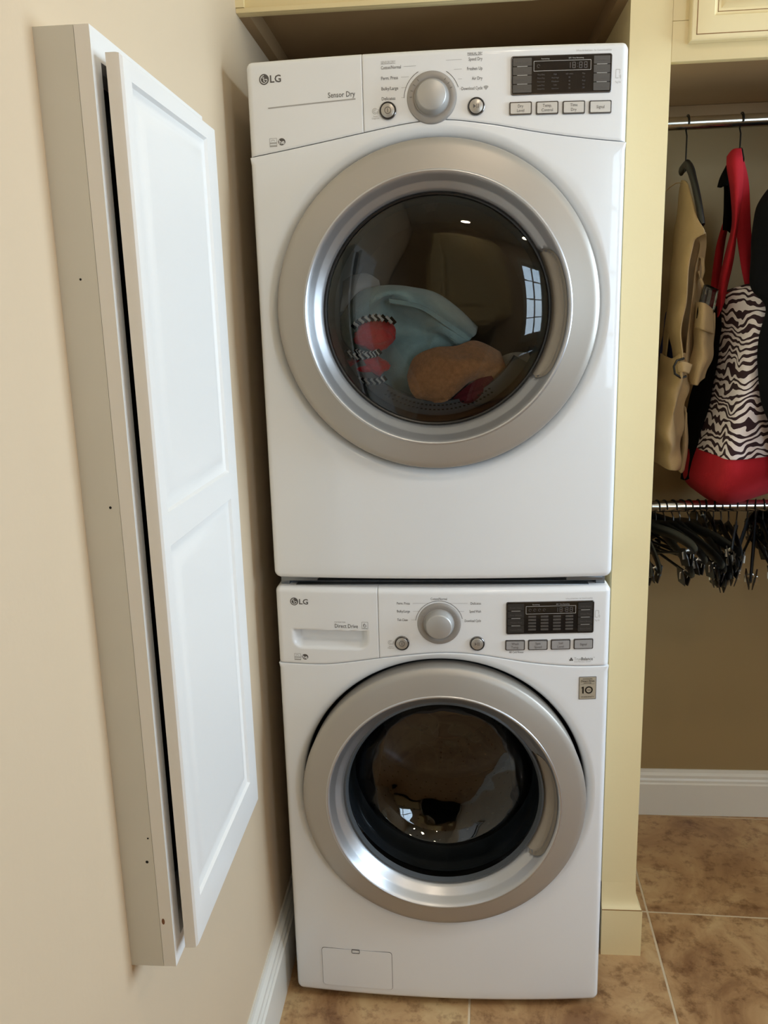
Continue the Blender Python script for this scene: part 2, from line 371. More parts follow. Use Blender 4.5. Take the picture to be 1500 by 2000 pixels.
# ------------------------------------------------------------------ panelled doors (built in x-z plane, facing -y)
def panel_door(name, W, H, panels, th, m, parent, grv=.006, edge=.004, prof=None, label=None):
    """slab 0..W x 0..H x -th..0; each panel a rectangle (x0,x1,z0,z1) with routed groove"""
    bm = bmesh.new()
    xs = sorted({edge, W-edge, *[p[0] for p in panels], *[p[1] for p in panels]}); zs = sorted({edge, H-edge, *[p[2] for p in panels], *[p[3] for p in panels]})
    G = {}
    def vt(x, y, z):
        k = (round(x, 5), round(y, 5), round(z, 5))
        if k not in G: G[k] = bm.verts.new((x, y, z))
        return G[k]
    for a, b in zip(xs, xs[1:]):
        for c, d in zip(zs, zs[1:]):
            if any(p[0]-1e-6 <= a and b <= p[1]+1e-6 and p[2]-1e-6 <= c and d <= p[3]+1e-6 for p in panels): continue
            bm.faces.new((vt(a, -th, c), vt(b, -th, c), vt(b, -th, d), vt(a, -th, d)))
    prof = prof or [(0, 0), (.003, grv*.7), (.008, grv), (.014, grv), (.022, grv*.45), (.034, .0008), (.036, .0008)]
    for (a, b, c, d) in panels:
        rings = []
        for ins, dp in prof:
            rings.append([vt(a+ins, -th+dp, c+ins), vt(b-ins, -th+dp, c+ins), vt(b-ins, -th+dp, d-ins), vt(a+ins, -th+dp, d-ins)])
        for r, q in zip(rings, rings[1:]):
            for k in range(4): bm.faces.new((r[k], r[(k+1) % 4], q[(k+1) % 4], q[k]))
        bm.faces.new(rings[-1])
    # outer rounded edge as nested rings back to the slab's rear
    def ring(ins, y): return [vt(ins, y, ins), vt(W-ins, y, ins), vt(W-ins, y, H-ins), vt(ins, y, H-ins)]
    prs = [(edge*.45, -th+edge*.12), (edge*.1, -th+edge*.5), (0, -th+edge), (0, 0)]
    # front border strip: connect grid boundary to first ring
    f0 = ring(prs[0][0], prs[0][1]); bx = [edge, W-edge]; 
    def border(pts, c0, c1): bm.faces.new([c0]+[c1]+pts[::-1])
    bot = [vt(x, -th, edge) for x in xs]; rgt = [vt(W-edge, -th, z) for z in zs]; top = [vt(x, -th, H-edge) for x in xs[::-1]]; lft = [vt(edge, -th, z) for z in zs[::-1]]
    for pts, i in ((bot, 0), (rgt, 1), (top, 2), (lft, 3)): border(pts, f0[i], f0[(i+1) % 4])
    prev = f0
    for ins, y in prs[1:]:
        q = ring(ins, y)
        for k in range(4): bm.faces.new((prev[k], prev[(k+1) % 4], q[(k+1) % 4], q[k]))
        prev = q
    bm.faces.new(prev)
    return bmo(name, bm, m, parent, None, label, 28)

# ------------------------------------------------------------------ ironing board cabinet on the left wall
IY0, IY1, IZ0, IZ1 = -.745, -.352, .721, 1.822; IXF = -.331
ic = thing('ironing_board_cabinet', 'tall narrow white ironing board cabinet standing proud of the left wall with its door ajar', 'cabinet', (WX, IY0, IZ0))
o3 = (WX, IY0, IZ0)
bm = bmesh.new()
for b in ((WX, -.3475, IY0, IY0+.018, IZ0, IZ1), (WX, -.3475, IY1-.018, IY1, IZ0, IZ1), (WX, -.3475, IY0+.018, IY1-.018, IZ0, IZ0+.018), (WX, -.3475, IY0+.018, IY1-.018, IZ1-.018, IZ1)):
    add_box(bm, b[0]-o3[0], b[1]-o3[0], b[2]-o3[1], b[3]-o3[1], b[4]-o3[2], b[5]-o3[2])
bmo('carcass', bm, 'cabside', ic)
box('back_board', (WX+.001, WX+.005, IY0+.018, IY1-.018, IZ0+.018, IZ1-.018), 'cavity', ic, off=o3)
bm = bmesh.new(); e = .0235
for b in ((IY0, IY0+e, IZ0, IZ1), (IY1-e, IY1, IZ0, IZ1), (IY0+e, IY1-e, IZ0, IZ0+e+.006), (IY0+e, IY1-e, IZ1-e-.006, IZ1)):
    add_box(bm, -.3470-o3[0], IXF-o3[0], b[0]-o3[1], b[1]-o3[1], b[2]-o3[2], b[3]-o3[2])
bmo('face_frame', bm, 'cabw', ic)
box('ironing_board', (-.383, -.362, IY0+.06, IY1-.06, IZ0+.06, IZ1-.10), 'blackc', ic, bev=.006, off=o3, label='black covered board folded up inside')
DW, DH = .348, 1.053
dr = panel_door('door', DW, DH, [(.022, DW-.050, .060, .528), (.022, DW-.050, .568, 1.030)], .0175, 'cabw', ic, grv=.0055, edge=.007)
ddy = -.738; dx0 = -.3195
dr.matrix_parent_inverse = Matrix.Identity(4)
dr.rotation_euler = (0, 0, PI/2); dr.location = (dx0-o3[0], ddy-o3[1], .744-o3[2])
# paint chips and screw holes on the near side
for (y, z, xx, r) in ((0, 1.575, -.366, .0013), (0, 1.325, -.358, .0016), (0, .905, -.352, .0012), (0, .872, -.356, .002)):
    c = bmesh.new(); bmesh.ops.create_uvsphere(c, u_segments=10, v_segments=6, radius=r)
    for v in c.verts: v.co = Vector((xx-o3[0]+v.co.x, -.0002+v.co.y*.2, z-o3[2]+v.co.z))
    bmo('screw_hole', c, 'cavity', ic)
c = bmesh.new(); bmesh.ops.create_uvsphere(c, u_segments=8, v_segments=5, radius=.0025)
for v in c.verts: v.co = Vector((-.3425-o3[0]+v.co.x*.8, -.0002+v.co.y*.15, .787-o3[2]+v.co.z*1.8))
bmo('paint_chip', c, 'chip', ic)

# ------------------------------------------------------------------ cabinet above the dryer
KF = .160
dc = thing('overhead_cabinet', 'cream overhead cabinet filling the bay directly above the dryer', 'cabinet', (0, KF, 2.125))
oc = (0, KF, 2.125)
box('front_rail', (WX, .377, KF, KF+.02, 2.125, 2.19), 'cream', dc, bev=.0015, off=oc)
box('rail_lip', (WX, .377, KF-.006, KF, 2.125, 2.134), 'cream', dc, bev=.001, off=oc)
box('scribe_strip', (WX, WX+.017, KF-.008, KF, 2.1345, CZ), 'cream', dc, off=oc)
box('side_panel', (WX, WX+.022, KF+.02, BY, 2.125, CZ), 'wood', dc, off=oc)
box('side_panel', (.355, .377, KF+.02, BY, 2.125, CZ), 'wood', dc, off=oc)
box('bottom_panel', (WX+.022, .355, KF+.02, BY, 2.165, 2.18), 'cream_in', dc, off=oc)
for k in range(2):
    d = panel_door('door', .355, .49, [(.05, .305, .05, .44)], .019, 'cream', dc); d.location = (-.375+k*.375, -.0005, .07)
box('top_rail', (WX, .377, KF, KF+.02, 2.69, CZ), 'cream', dc, off=oc)
# ------------------------------------------------------------------ closet cabinet
CXR = 1.62
cc = thing('closet_cabinet', 'cream raised panel cabinet above the closet rod, right of the dryer', 'cabinet', (.457, .18, 2.003))
oc = (.457, .18, 2.003)
box('bottom_rail', (.4575, CXR, .18, .20, 2.003, 2.075), 'cream', cc, bev=.001, off=oc)
box('stile', (.4575, .50, .18, .20, 2.0755, CZ), 'cream', cc, off=oc)
box('top_rail', (.50, CXR, .18, .20, 2.69, CZ), 'cream', cc, off=oc)
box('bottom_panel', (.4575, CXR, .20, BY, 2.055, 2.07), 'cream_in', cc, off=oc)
box('wall_cleat', (.4575, CXR, BY-.02, BY, 2.018, 2.0545), 'wood', cc, bev=.002, off=oc)
for k in range(2):
    W = .54
    d = panel_door('door', W, .655, [(.042, W-.042, .042, .61)], .020, 'cream', cc, grv=.008, edge=.005)
    d.location = (.0305+k*.56, -.0005, .030)
    bm = bmesh.new()
    for b in ((.010, W-.010, .010, .0115), (.010, .0115, .010, .645), (W-.0115, W-.010, .010, .645)): add_box(bm, b[0], b[1], -.0204, -.0196, b[2], b[3])
    for b in ((.050, W-.050, .050, .0512), (.050, .0512, .050, .60), (W-.0512, W-.050, .050, .60)): add_box(bm, b[0], b[1], -.0125, -.0119, b[2], b[3])
    bmo('glaze_line', bm, 'glaze', d, label='brown glaze line in the door moulding')
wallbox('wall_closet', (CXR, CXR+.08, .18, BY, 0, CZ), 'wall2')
def rod(z, label, nm='closet_rod'):
    bm = bmesh.new()
    o = tube(nm, [(.458, .48, z), (CXR-.001, .48, z)], .0145, 'rod', None, 20); tag(o, label, 'rod')
    for x in (.4575, CXR-.009):
        V, F = [], []
        bm = bmesh.new(); add_tube(bm, [(x, .48, z), (x+.008, .48, z)], .024, 20); bmo('rod_socket', bm, 'rod', o, smooth=40)
rod(1.9515, 'upper chrome closet rod carrying the vest and the zebra print tote')
rod(1.053, 'lower chrome closet rod crowded with empty black hangers')

# ------------------------------------------------------------------ the machines
HW = .343; B = .018
def S(x): return -B*(1-(x/HW)**2)
def interp(P, x):
    for (a, b), (c, d) in zip(P, P[1:]):
        if x <= c:
            t = (x-a)/(c-a); t = max(0, min(1, t)); return b+(d-b)*(t*t*(3-2*t)*.4+t*.6)
    return P[-1][1]
DS = [(-.343, 1.8295), (-.27, 1.8390), (-.194, 1.8500), (-.13, 1.8600), (-.044, 1.8725), (.02, 1.8755), (.10, 1.8650), (.19, 1.8480), (.27, 1.8362), (.343, 1.828)]
WS = [(-.343, .8275), (-.28, .8265), (-.225, .8290), (-.127, .8440), (-.05, .8540), (.012, .8580), (.08, .8530), (.186, .8345), (.2685, .8258), (.343, .8245)]
def smooth_seam(P):
    pts = cr([(a, 0, b) for a, b in P], 120); return [(p.x, p.z) for p in pts]
DS = smooth_seam(DS); WS = smooth_seam(WS)
def lin(P, x):
    if x <= P[0][0]: return P[0][1]
    for (a, b), (c, d) in zip(P, P[1:]):
        if x <= c: return b+(d-b)*(x-a)/(c-a)
    return P[-1][1]
def body_shell(name, z0, seam, zc, parent, off):
    R = .015; out = []
    for x, z in seam[::-1]: out.append((x, z-.0008, .0015))       # top edge, right to left
    zl, zr = seam[0][1], seam[-1][1]
    out[0] = (HW, out[0][1], .0015); out[-1] = (-HW, out[-1][1], .0015)
    for k in range(1, 60): out.append((-HW, zl+(z0+R-zl)*k/60, .011))
    for k in range(9): a = PI+PI/2*k/8; out.append((-HW+R+R*math.cos(a), z0+R+R*math.sin(a), .011))
    for k in range(1, 60): out.append((-HW+R+(2*HW-2*R)*k/60, z0, .011))
    for k in range(9): a = 1.5*PI+PI/2*k/8; out.append((HW-R+R*math.cos(a), z0+R+R*math.sin(a), .011))
    for k in range(1, 60): out.append((HW, z0+R+(zr-z0-R)*k/60, .011))
    n = len(out); nr = []
    for i in range(n):
        a, b = out[i-1], out[(i+1) % n]; dx, dz = b[0]-a[0], b[1]-a[1]; L = math.hypot(dx, dz); nr.append((-dz/L, dx/L))
    V = []; rows = 0
    for r, dy in ((.3025, .050), (.3030, .025), (.3045, .0140), (.3075, .0080), (.312, .0038), (.317, .0012), (.322, 0)):
        for x, z, e in out:
            a = math.atan2(z-zc, x); rm = math.hypot(x, z-zc)
            rr = min(r, rm-.0025-(.322-r)*.3); px_, pz = rr*math.cos(a), zc+rr*math.sin(a)
            V.append((px_, S(px_)+dy, pz))
        rows += 1
    for t in (.15, .3, .45, .6, .75, .9, 1):
        for i, (x, z, e) in enumerate(out):
            a = math.atan2(z-zc, x); rm = math.hypot(x, z-zc); rr = min(.322, rm-.0025)
            xx, zz = x+nr[i][0]*e, z+nr[i][1]*e
            if t < 1: qx, qz = rr*math.cos(a)*(1-t)+xx*t, (zc+rr*math.sin(a))*(1-t)+zz*t
            else: qx, qz = xx, zz
            V.append((qx, S(qx), qz))
        rows += 1
    for k in (1, 2, 3, 4):
        A = PI/2*k/4
        for i, (x, z, e) in enumerate(out):
            ins = e*(1-math.sin(A)); xx, zz = x+nr[i][0]*ins, z+nr[i][1]*ins; V.append((xx, S(max(-HW, min(HW, x+nr[i][0]*e)))+e*(1-math.cos(A)), zz))
        rows += 1
    for i, (x, z, e) in enumerate(out): V.append((x, .045, z))
    rows += 1
    F = [(j*n+i, (j+1)*n+i, (j+1)*n+(i+1) % n, j*n+(i+1) % n) for j in range(rows-1) for i in range(n)]
    V = [(a-off[0], b-off[1], c-off[2]) for a, b, c in V]
    return pyo(name, V, F, 'white', parent, smooth=40)
# outline runs anticlockwise as seen from the front with the normals above pointing inward
def panel_shell(name, x0, x1, seam, zt, parent, off, rl, rr_, recess=None, m='white2', gap=.0008):
    e = .012; nx = max(8, int((x1-x0)/.0028)); nz = int((zt-seam_min(seam, x0, x1))/.0028)
    xs = sorted({x0, x1, *[x0+(x1-x0)*i/nx for i in range(nx+1)], *[x0+e*k/6 for k in range(7)], *[x1-e*k/6 for k in range(7)]})
    def fall(d, e): return 0 if d >= e else e-math.sqrt(max(0, e*e-(e-d)**2))
    V = []; nzz = nz+8
    for x in xs:
        zb = lin(seam, x)+gap
        for j in range(nzz+1):
            z = zb+(zt-e-zb)*j/nz if j <= nz else zt-e+e*math.sin(PI/2*(j-nz)/8)
            dl = (x-x0) if rl else 9; dr_ = (x1-x) if rr_ else 9; dt = zt-z
            X, Z = x, z; y = S(x)
            dm = min(dl, dr_)
            if dm < e and dt < e:
                a, b = e-dm, e-dt; h = math.hypot(a, b); mx = max(a, b)
                if h > 1e-9:
                    k = mx/h; a2, b2 = a*k, b*k; Z = zt-(e-b2); X = (x0+(e-a2)) if dl < dr_ else (x1-(e-a2)); y = S(X)+fall(e-mx, e)
            else: y += fall(dm, e)+fall(dt, e)
            if not rl: y += fall(x-x0, .0012)
            if not rr_: y += fall(x1-x, .0012)
            y += fall(z-zb, .0014)
            if recess: y += recess(X, Z)
            V.append((X, y, Z))
    m_ = nzz+1; F = [(i*m_+j, (i+1)*m_+j, (i+1)*m_+j+1, i*m_+j+1) for i in range(len(xs)-1) for j in range(nzz)]
    # skirt
    loop = [i*m_ for i in range(len(xs))]+[(len(xs)-1)*m_+j for j in range(1, m_)]+[i*m_+m_-1 for i in range(len(xs)-2, -1, -1)]+[j for j in range(m_-2, 0, -1)]
    b0 = len(V)
    for k in loop: V.append((V[k][0], .045, V[k][2]))
    L = len(loop); F += [(loop[i], b0+i, b0+(i+1) % L, loop[(i+1) % L]) for i in range(L)]
    V = [(a-off[0], b-off[1], c-off[2]) for a, b, c in V]
    return pyo(name, V, F, m, parent, smooth=45)
def seam_min(P, a, b): return min(z for x, z in P if a-.01 <= x <= b+.01)

_txt = {}
def text_mesh(sx, bold=0):
    k = (sx, bold)
    if k not in _txt:
        c = bpy.data.curves.new('t', 'FONT'); c.body = sx; c.size = 1; c.offset = bold; c.resolution_u = 2
        o = bpy.data.objects.new('t', c); COL.objects.link(o); bpy.context.view_layer.update()
        me = bpy.data.meshes.new_from_object(o.evaluated_get(bpy.context.evaluated_depsgraph_get()))
        V = [tuple(v.co) for v in me.vertices]; F = [tuple(p.vertices) for p in me.polygons]
        bpy.data.objects.remove(o); bpy.data.curves.remove(c); bpy.data.meshes.remove(me)
        _txt[k] = (V, F)
    return _txt[k]
class Ink:
    """flat print laid on the curved front"""
    def __init__(s_, off, surf=S): s_.V = []; s_.F = []; s_.off = off; s_.surf = surf
    def add(s_, V2, F, lift=.0004):
        b = len(s_.V)
        for x, z in V2: s_.V.append((x-s_.off[0], s_.surf(x)-lift-s_.off[1], z-s_.off[2]))
        s_.F += [tuple(b+i for i in f) for f in F]
    def txt(s_, t, x, z, h, al='c', w=None, bold=0, lift=.0004):
        V, F = text_mesh(t, bold)
        if not V: return
        x0 = min(v[0] for v in V); x1 = max(v[0] for v in V); sc = h/.72
        sx = sc*.88 if w is None else w/(x1-x0)
        sh = {'c': (x0+x1)/2, 'l': x0, 'r': x1}[al]
        s_.add([(x+(v[0]-sh)*sx, z+(v[1]-.35)*sc) for v in V], F, lift)
    def rect(s_, x0, x1, z0, z1, lift=.0004):
        n = max(1, int((x1-x0)/.02)); V = []; F = []
        for i in range(n+1): x = x0+(x1-x0)*i/n; V += [(x, z0), (x, z1)]
        for i in range(n): F.append((2*i, 2*i+2, 2*i+3, 2*i+1))
        s_.add(V, F, lift)
    def line(s_, pts, t, lift=.0004):
        q = [pts[0]]
        for a, b in zip(pts, pts[1:]):
            k = max(1, int(math.hypot(b[0]-a[0], b[1]-a[1])/.008)); q += [(a[0]+(b[0]-a[0])*i/k, a[1]+(b[1]-a[1])*i/k) for i in range(1, k+1)]
        for a, b in zip(q, q[1:]):
            d = Vector((b[0]-a[0], b[1]-a[1])); L = d.length
            if L < 1e-7: continue
            nx, nz = -d.y/L*t/2, d.x/L*t/2
            s_.add([(a[0]-nx, a[1]-nz), (b[0]-nx, b[1]-nz), (b[0]+nx, b[1]+nz), (a[0]+nx, a[1]+nz)], [(0, 1, 2, 3)], lift)
    def arc(s_, cx, cz, r, a0, a1, t, n=20, lift=.0004):
        s_.line([(cx+r*math.cos(math.radians(a0+(a1-a0)*i/n)), cz+r*math.sin(math.radians(a0+(a1-a0)*i/n))) for i in range(n+1)], t, lift)
    def disc(s_, cx, cz, r, lift=.0004, n=20, ex=1):
        s_.add([(cx+r*ex*math.cos(2*PI*i/n), cz+r*math.sin(2*PI*i/n)) for i in range(n)], [tuple(range(n))], lift)
    def poly(s_, pts, lift=.0004): s_.add(pts, [tuple(range(len(pts)))], lift)
    def make(s_, name, m, parent, label=None):
        if s_.V: return pyo(name, s_.V, s_.F, m, parent, 'stuff', label)
def surf_box(name, x0, x1, z0, z1, lift, m, parent, off, bev=.0015, nb=.0, label=None):
    """shallow keycap following the front's curve"""
    bm = bmesh.new(); xc = (x0+x1)/2; add_box(bm, x0-xc, x1-xc, -lift, .004, z0, z1, 0)
    if bev:
        es = [e for e in bm.edges if abs(e.verts[0].co.x-e.verts[1].co.x) < 1e-6 and abs(e.verts[0].co.z-e.verts[1].co.z) < 1e-6]
        bmesh.ops.bevel(bm, geom=es, offset=bev, segments=3, affect='EDGES', profile=.5)
    n = int((x1-x0)/.012)
    for k in range(1, n+1):
        bmesh.ops.bisect_plane(bm, geom=bm.verts[:]+bm.edges[:]+bm.faces[:], plane_co=(x0-xc+(x1-x0)*k/(n+1), 0, 0), plane_no=(1, 0, 0))
    for v in bm.verts: v.co = Vector((v.co.x+xc-off[0], v.co.y+S(v.co.x+xc)-off[1], v.co.z-off[2]))
    return bmo(name, bm, m, parent, None, label, 30)
def frame_loop(name, x0, x1, z0, z1, lift, wdt, m, parent, off, rad=.003):
    """thin raised bezel"""
    def rr(ins, rad):
        P = []
        for cx, cz, a in ((x1-ins-rad, z1-ins-rad, 0), (x0+ins+rad, z1-ins-rad, 90), (x0+ins+rad, z0+ins+rad, 180), (x1-ins-rad, z0+ins+rad, 270)):
            for k in range(5): t = math.radians(a+90*k/4); P.append((cx+rad*math.cos(t), cz+rad*math.sin(t)))
        return P
    V = []; n = 20
    for ins, l in ((0, -.002), (0, lift*.6), (wdt*.35, lift), (wdt*.65, lift), (wdt, lift*.6), (wdt, -.002)):
        for x, z in rr(ins, max(.0003, rad-ins)): V.append((x-off[0], S(x)-l-off[1], z-off[2]))
    F = [(j*n+i, (j+1)*n+i, (j+1)*n+(i+1) % n, j*n+(i+1) % n) for j in range(5) for i in range(n)]
    return pyo(name, V, F, m, parent, smooth=50)
def logo(ink, inkl, x, z, r):
    ink.disc(x, z, r, .0004, 28)
    inkl.arc(x, z, r*.70, 90, 330, r*.13, 22, .0006); inkl.line([(x+r*.62, z-r*.02), (x+r*.12, z-r*.02)], r*.13, .0006); inkl.line([(x+r*.12+r*.5, z-r*.36), (x+r*.62, z)], r*.12, .0006)
    inkl.line([(x-r*.06, z+r*.42), (x-r*.06, z-r*.36), (x+r*.2, z-r*.36)], r*.13, .0006); inkl.disc(x-r*.32, z+r*.3, r*.10, .0006, 10)
def he_logo(ink, inkl, x, z):
    inkl.rect(x-.0075, x+.0065, z-.0075, z-.0045); inkl.rect(x-.0075, x+.0065, z-.002, z+.0002); 
    for a in ((x-.0075, x-.0068, z-.0075, z+.0075), (x+.0058, x+.0065, z-.0075, z+.0075), (x-.0075, x+.0065, z+.0068, z+.0075)): inkl.rect(*a)
    inkl.arc(x-.001, z+.001, .0035, 20, 160, .0008, 8)
    ink.disc(x+.0155, z+.0005, .0062, .0004, 20, 1.12)
def knob(parent, cx, cz, off, scale=1.0):
    sy = S(cx)
    k = lathe('dial', [(0.0, sy-.0045), (.030, sy-.0045), (.0320, sy-.0035), (.0335, sy-.0045), (.041, sy-.0040), (.0432, sy-.0030), (.0446, sy+.0005), (.0446, sy+.004)], cx, cz, 'dial', parent, 72, off=off, label='satin grey dial ring')
    kk = lathe('knob', [(0, sy-.0235), (.0235, sy-.0235), (.0252, sy-.0225), (.0262, sy-.0200), (.0285, sy-.009), (.0305, sy-.0055), (.0305, sy-.003)], cx, cz, 'handle2', k, 72, off=off)
    return k
M['dial'] = mat('dial_grey', s(158, 154, 150), .45, metal=.35)
M['handle2'] = mat('knob_silver', s(182, 181, 179), .42, metal=.45)
M['btn'] = mat('round_button_silver', s(180, 176, 170), .3, metal=.5)
M['key'] = mat('pale_key', s(204, 200, 194), .35, metal=.15)
M['key2'] = mat('grey_key', s(168, 168, 170), .35, metal=.2)
M['rim'] = mat('dark_chrome_rim', s(110, 106, 104), .22, metal=.8)
def round_button(name, cx, cz, off, parent, icon, ink):
    sy = S(cx)
    b = lathe(name, [(0, sy-.0045), (.0110, sy-.0045), (.0122, sy-.0038), (.0126, sy-.001), (.0126, sy+.003)], cx, cz, 'btn', parent, 40, off=off)
    lathe('button_rim', [(.0128, sy+.003), (.0130, sy-.0030), (.0140, sy-.0042), (.0152, sy-.0030), (.0155, sy+.003)], cx, cz, 'rim', b, 40, off=off)
    f = .0047
    if icon == 'power':
        ink.arc(cx, cz, .0055, 0, 360, .0011, 24, f); ink.line([(cx, cz-.003), (cx, cz+.003)], .0011, f)
    else:
        ink.poly([(cx-.0052, cz-.0034), (cx-.0006, cz), (cx-.0052, cz+.0034)], f); ink.rect(cx+.0006, cx+.0018, cz-.0036, cz+.0036, f); ink.rect(cx+.0034, cx+.0046, cz-.0036, cz+.0036, f)
def display(parent, x0, x1, z0, z1, off, left, right, heads, dark):
    d = surf_box('display_panel', x0, x1, z0, z1, .0015, 'gloss', parent, off, .003)
    frame_loop('display_bezel', x0-.0012, x1+.0012, z0-.0012, z1+.0012, .0026, .0024, 'rim', d, off, .004)
    inkd = Ink(off); inkw = Ink(off); H = z1-z0; kw = (x1-x0)*.2
    km = 'dkkey2' if dark else 'dkkey'
    for side, names in (('l', left), ('r', right)):
        for k, nm in enumerate(names):
            a = z1-.002-(H-.004)*(k+1)/4; b = z1-.002-(H-.004)*k/4
            xa, xb = (x0+.002, x0+kw) if side == 'l' else (x1-kw+.004, x1-.002)
            surf_box('option_key', xa, xb, a+.0007, b-.0007, .0028, km, parent, off, .0008)
            xm = (xa+xb)/2; inkd.txt(nm, xm, (a+b)/2-.001, .0030, 'c', min(.024, (xb-xa)*.72), 0, .0031)
            if k < 3: inkw.rect(xm-.009, xm+.009, a-.0004, a+.0004, .0031)
    xl, xr = x0+kw+.004, x1-kw-.001
    # readout window outline
    wz1, wz0 = z1-.0085, z1-.0245
    for a, b in (((xl, wz0), (xr, wz0)), ((xr, wz0), (xr, wz1)), ((xr, wz1), (xl, wz1)), ((xl, wz1), (xl, wz0))): inkw.line([a, b], .0007, .0018)
    inkw.txt('Remaining', xl+(xr-xl)*.2, z1-.0048, .0022, 'c', .014, 0, .0018); inkw.txt('EST. Time Remaining', xl+(xr-xl)*.74, z1-.0048, .0022, 'c', .026, 0, .0018)
    # seven segment digits 18:88
    def digit(cx, segs):
        h, w_ = .0105, .0056; zc = (wz0+wz1)/2
        P = {'a': ((-w_/2, h/2), (w_/2, h/2)), 'b': ((w_/2, h/2), (w_/2, 0)), 'c': ((w_/2, 0), (w_/2, -h/2)), 'd': ((w_/2, -h/2), (-w_/2, -h/2)), 'e': ((-w_/2, -h/2), (-w_/2, 0)), 'f': ((-w_/2, 0), (-w_/2, h/2)), 'g': ((-w_/2, 0), (w_/2, 0))}
        for q in segs:
            (a, b), (c, e_) = P[q]; inkd.line([(cx+a*.82, zc+b*.88), (cx+c*.82, zc+e_*.88)], .0011, .0018)
    for k, g_ in enumerate(('bc', 'abcdefg', 'abcdefg', 'abcdefg')): digit(xr-.0385+k*.0088+(.003 if k > 1 else 0), g_)
    for z in (-.0025, .0025): inkd.rect(xr-.0238, xr-.0228, (wz0+wz1)/2+z-.0005, (wz0+wz1)/2+z+.0005, .0018)
    for k in range(4 if dark else 1): inkd.arc(xl+.008+k*.0095, (wz0+wz1)/2, .0025, 0, 300, .0007, 8, .0018)
    if dark:
        for r_ in range(5):
            for c_ in range(4):
                cx = xl+(xr-xl)*(c_+.5)/4; cz = wz0-.006-r_*(wz0-z0-.008)/5
                surf_box('indicator', cx-.0078, cx+.0078, cz-.0021, cz+.0021, .0021, 'dkkey', d, off, .0008)
    for r_ in range(5):
        for c_ in range(4):
            cx = xl+(xr-xl)*(c_+.5)/4; cz = wz0-.006-r_*(wz0-z0-.008)/5
            (inkw if dark and False else inkd).txt(heads[r_][c_], cx, cz, .0026, 'c', None if len(heads[r_][c_]) < 5 else .0125, 0, .0024)
    inkd.make('display_print', 'inkd', d); inkw.make('display_lines', 'inkw', d)
def rect_button(x, z, text, off, parent, m, ink):
    b = surf_box('option_button', x-.0178, x+.0178, z-.0088, z+.0088, .0035, m, parent, off, .0015)
    frame_loop('button_rim', x-.0200, x+.0200, z-.0110, z+.0110, .0030, .0022, 'rim', b, off, .0025)
    L = text.split('|')
    for i, t in enumerate(L): ink.txt(t, x, z+(.0037 if len(L) == 2 else 0)-i*.0074, .0052, 'c', None, .0, .0038)
def nfc(ink, x, z):
    ink.line([(x+.002, z-.006), (x-.003, z-.006), (x-.003, z+.008), (x+.004, z+.008), (x+.004, z+.001)], .0007)
    for r in (.003, .005): ink.arc(x+.001, z-.004, r, -40, 50, .0006, 6)
    ink.txt('Tag On', x+.001, z-.0125, .0034, 'c', .010)
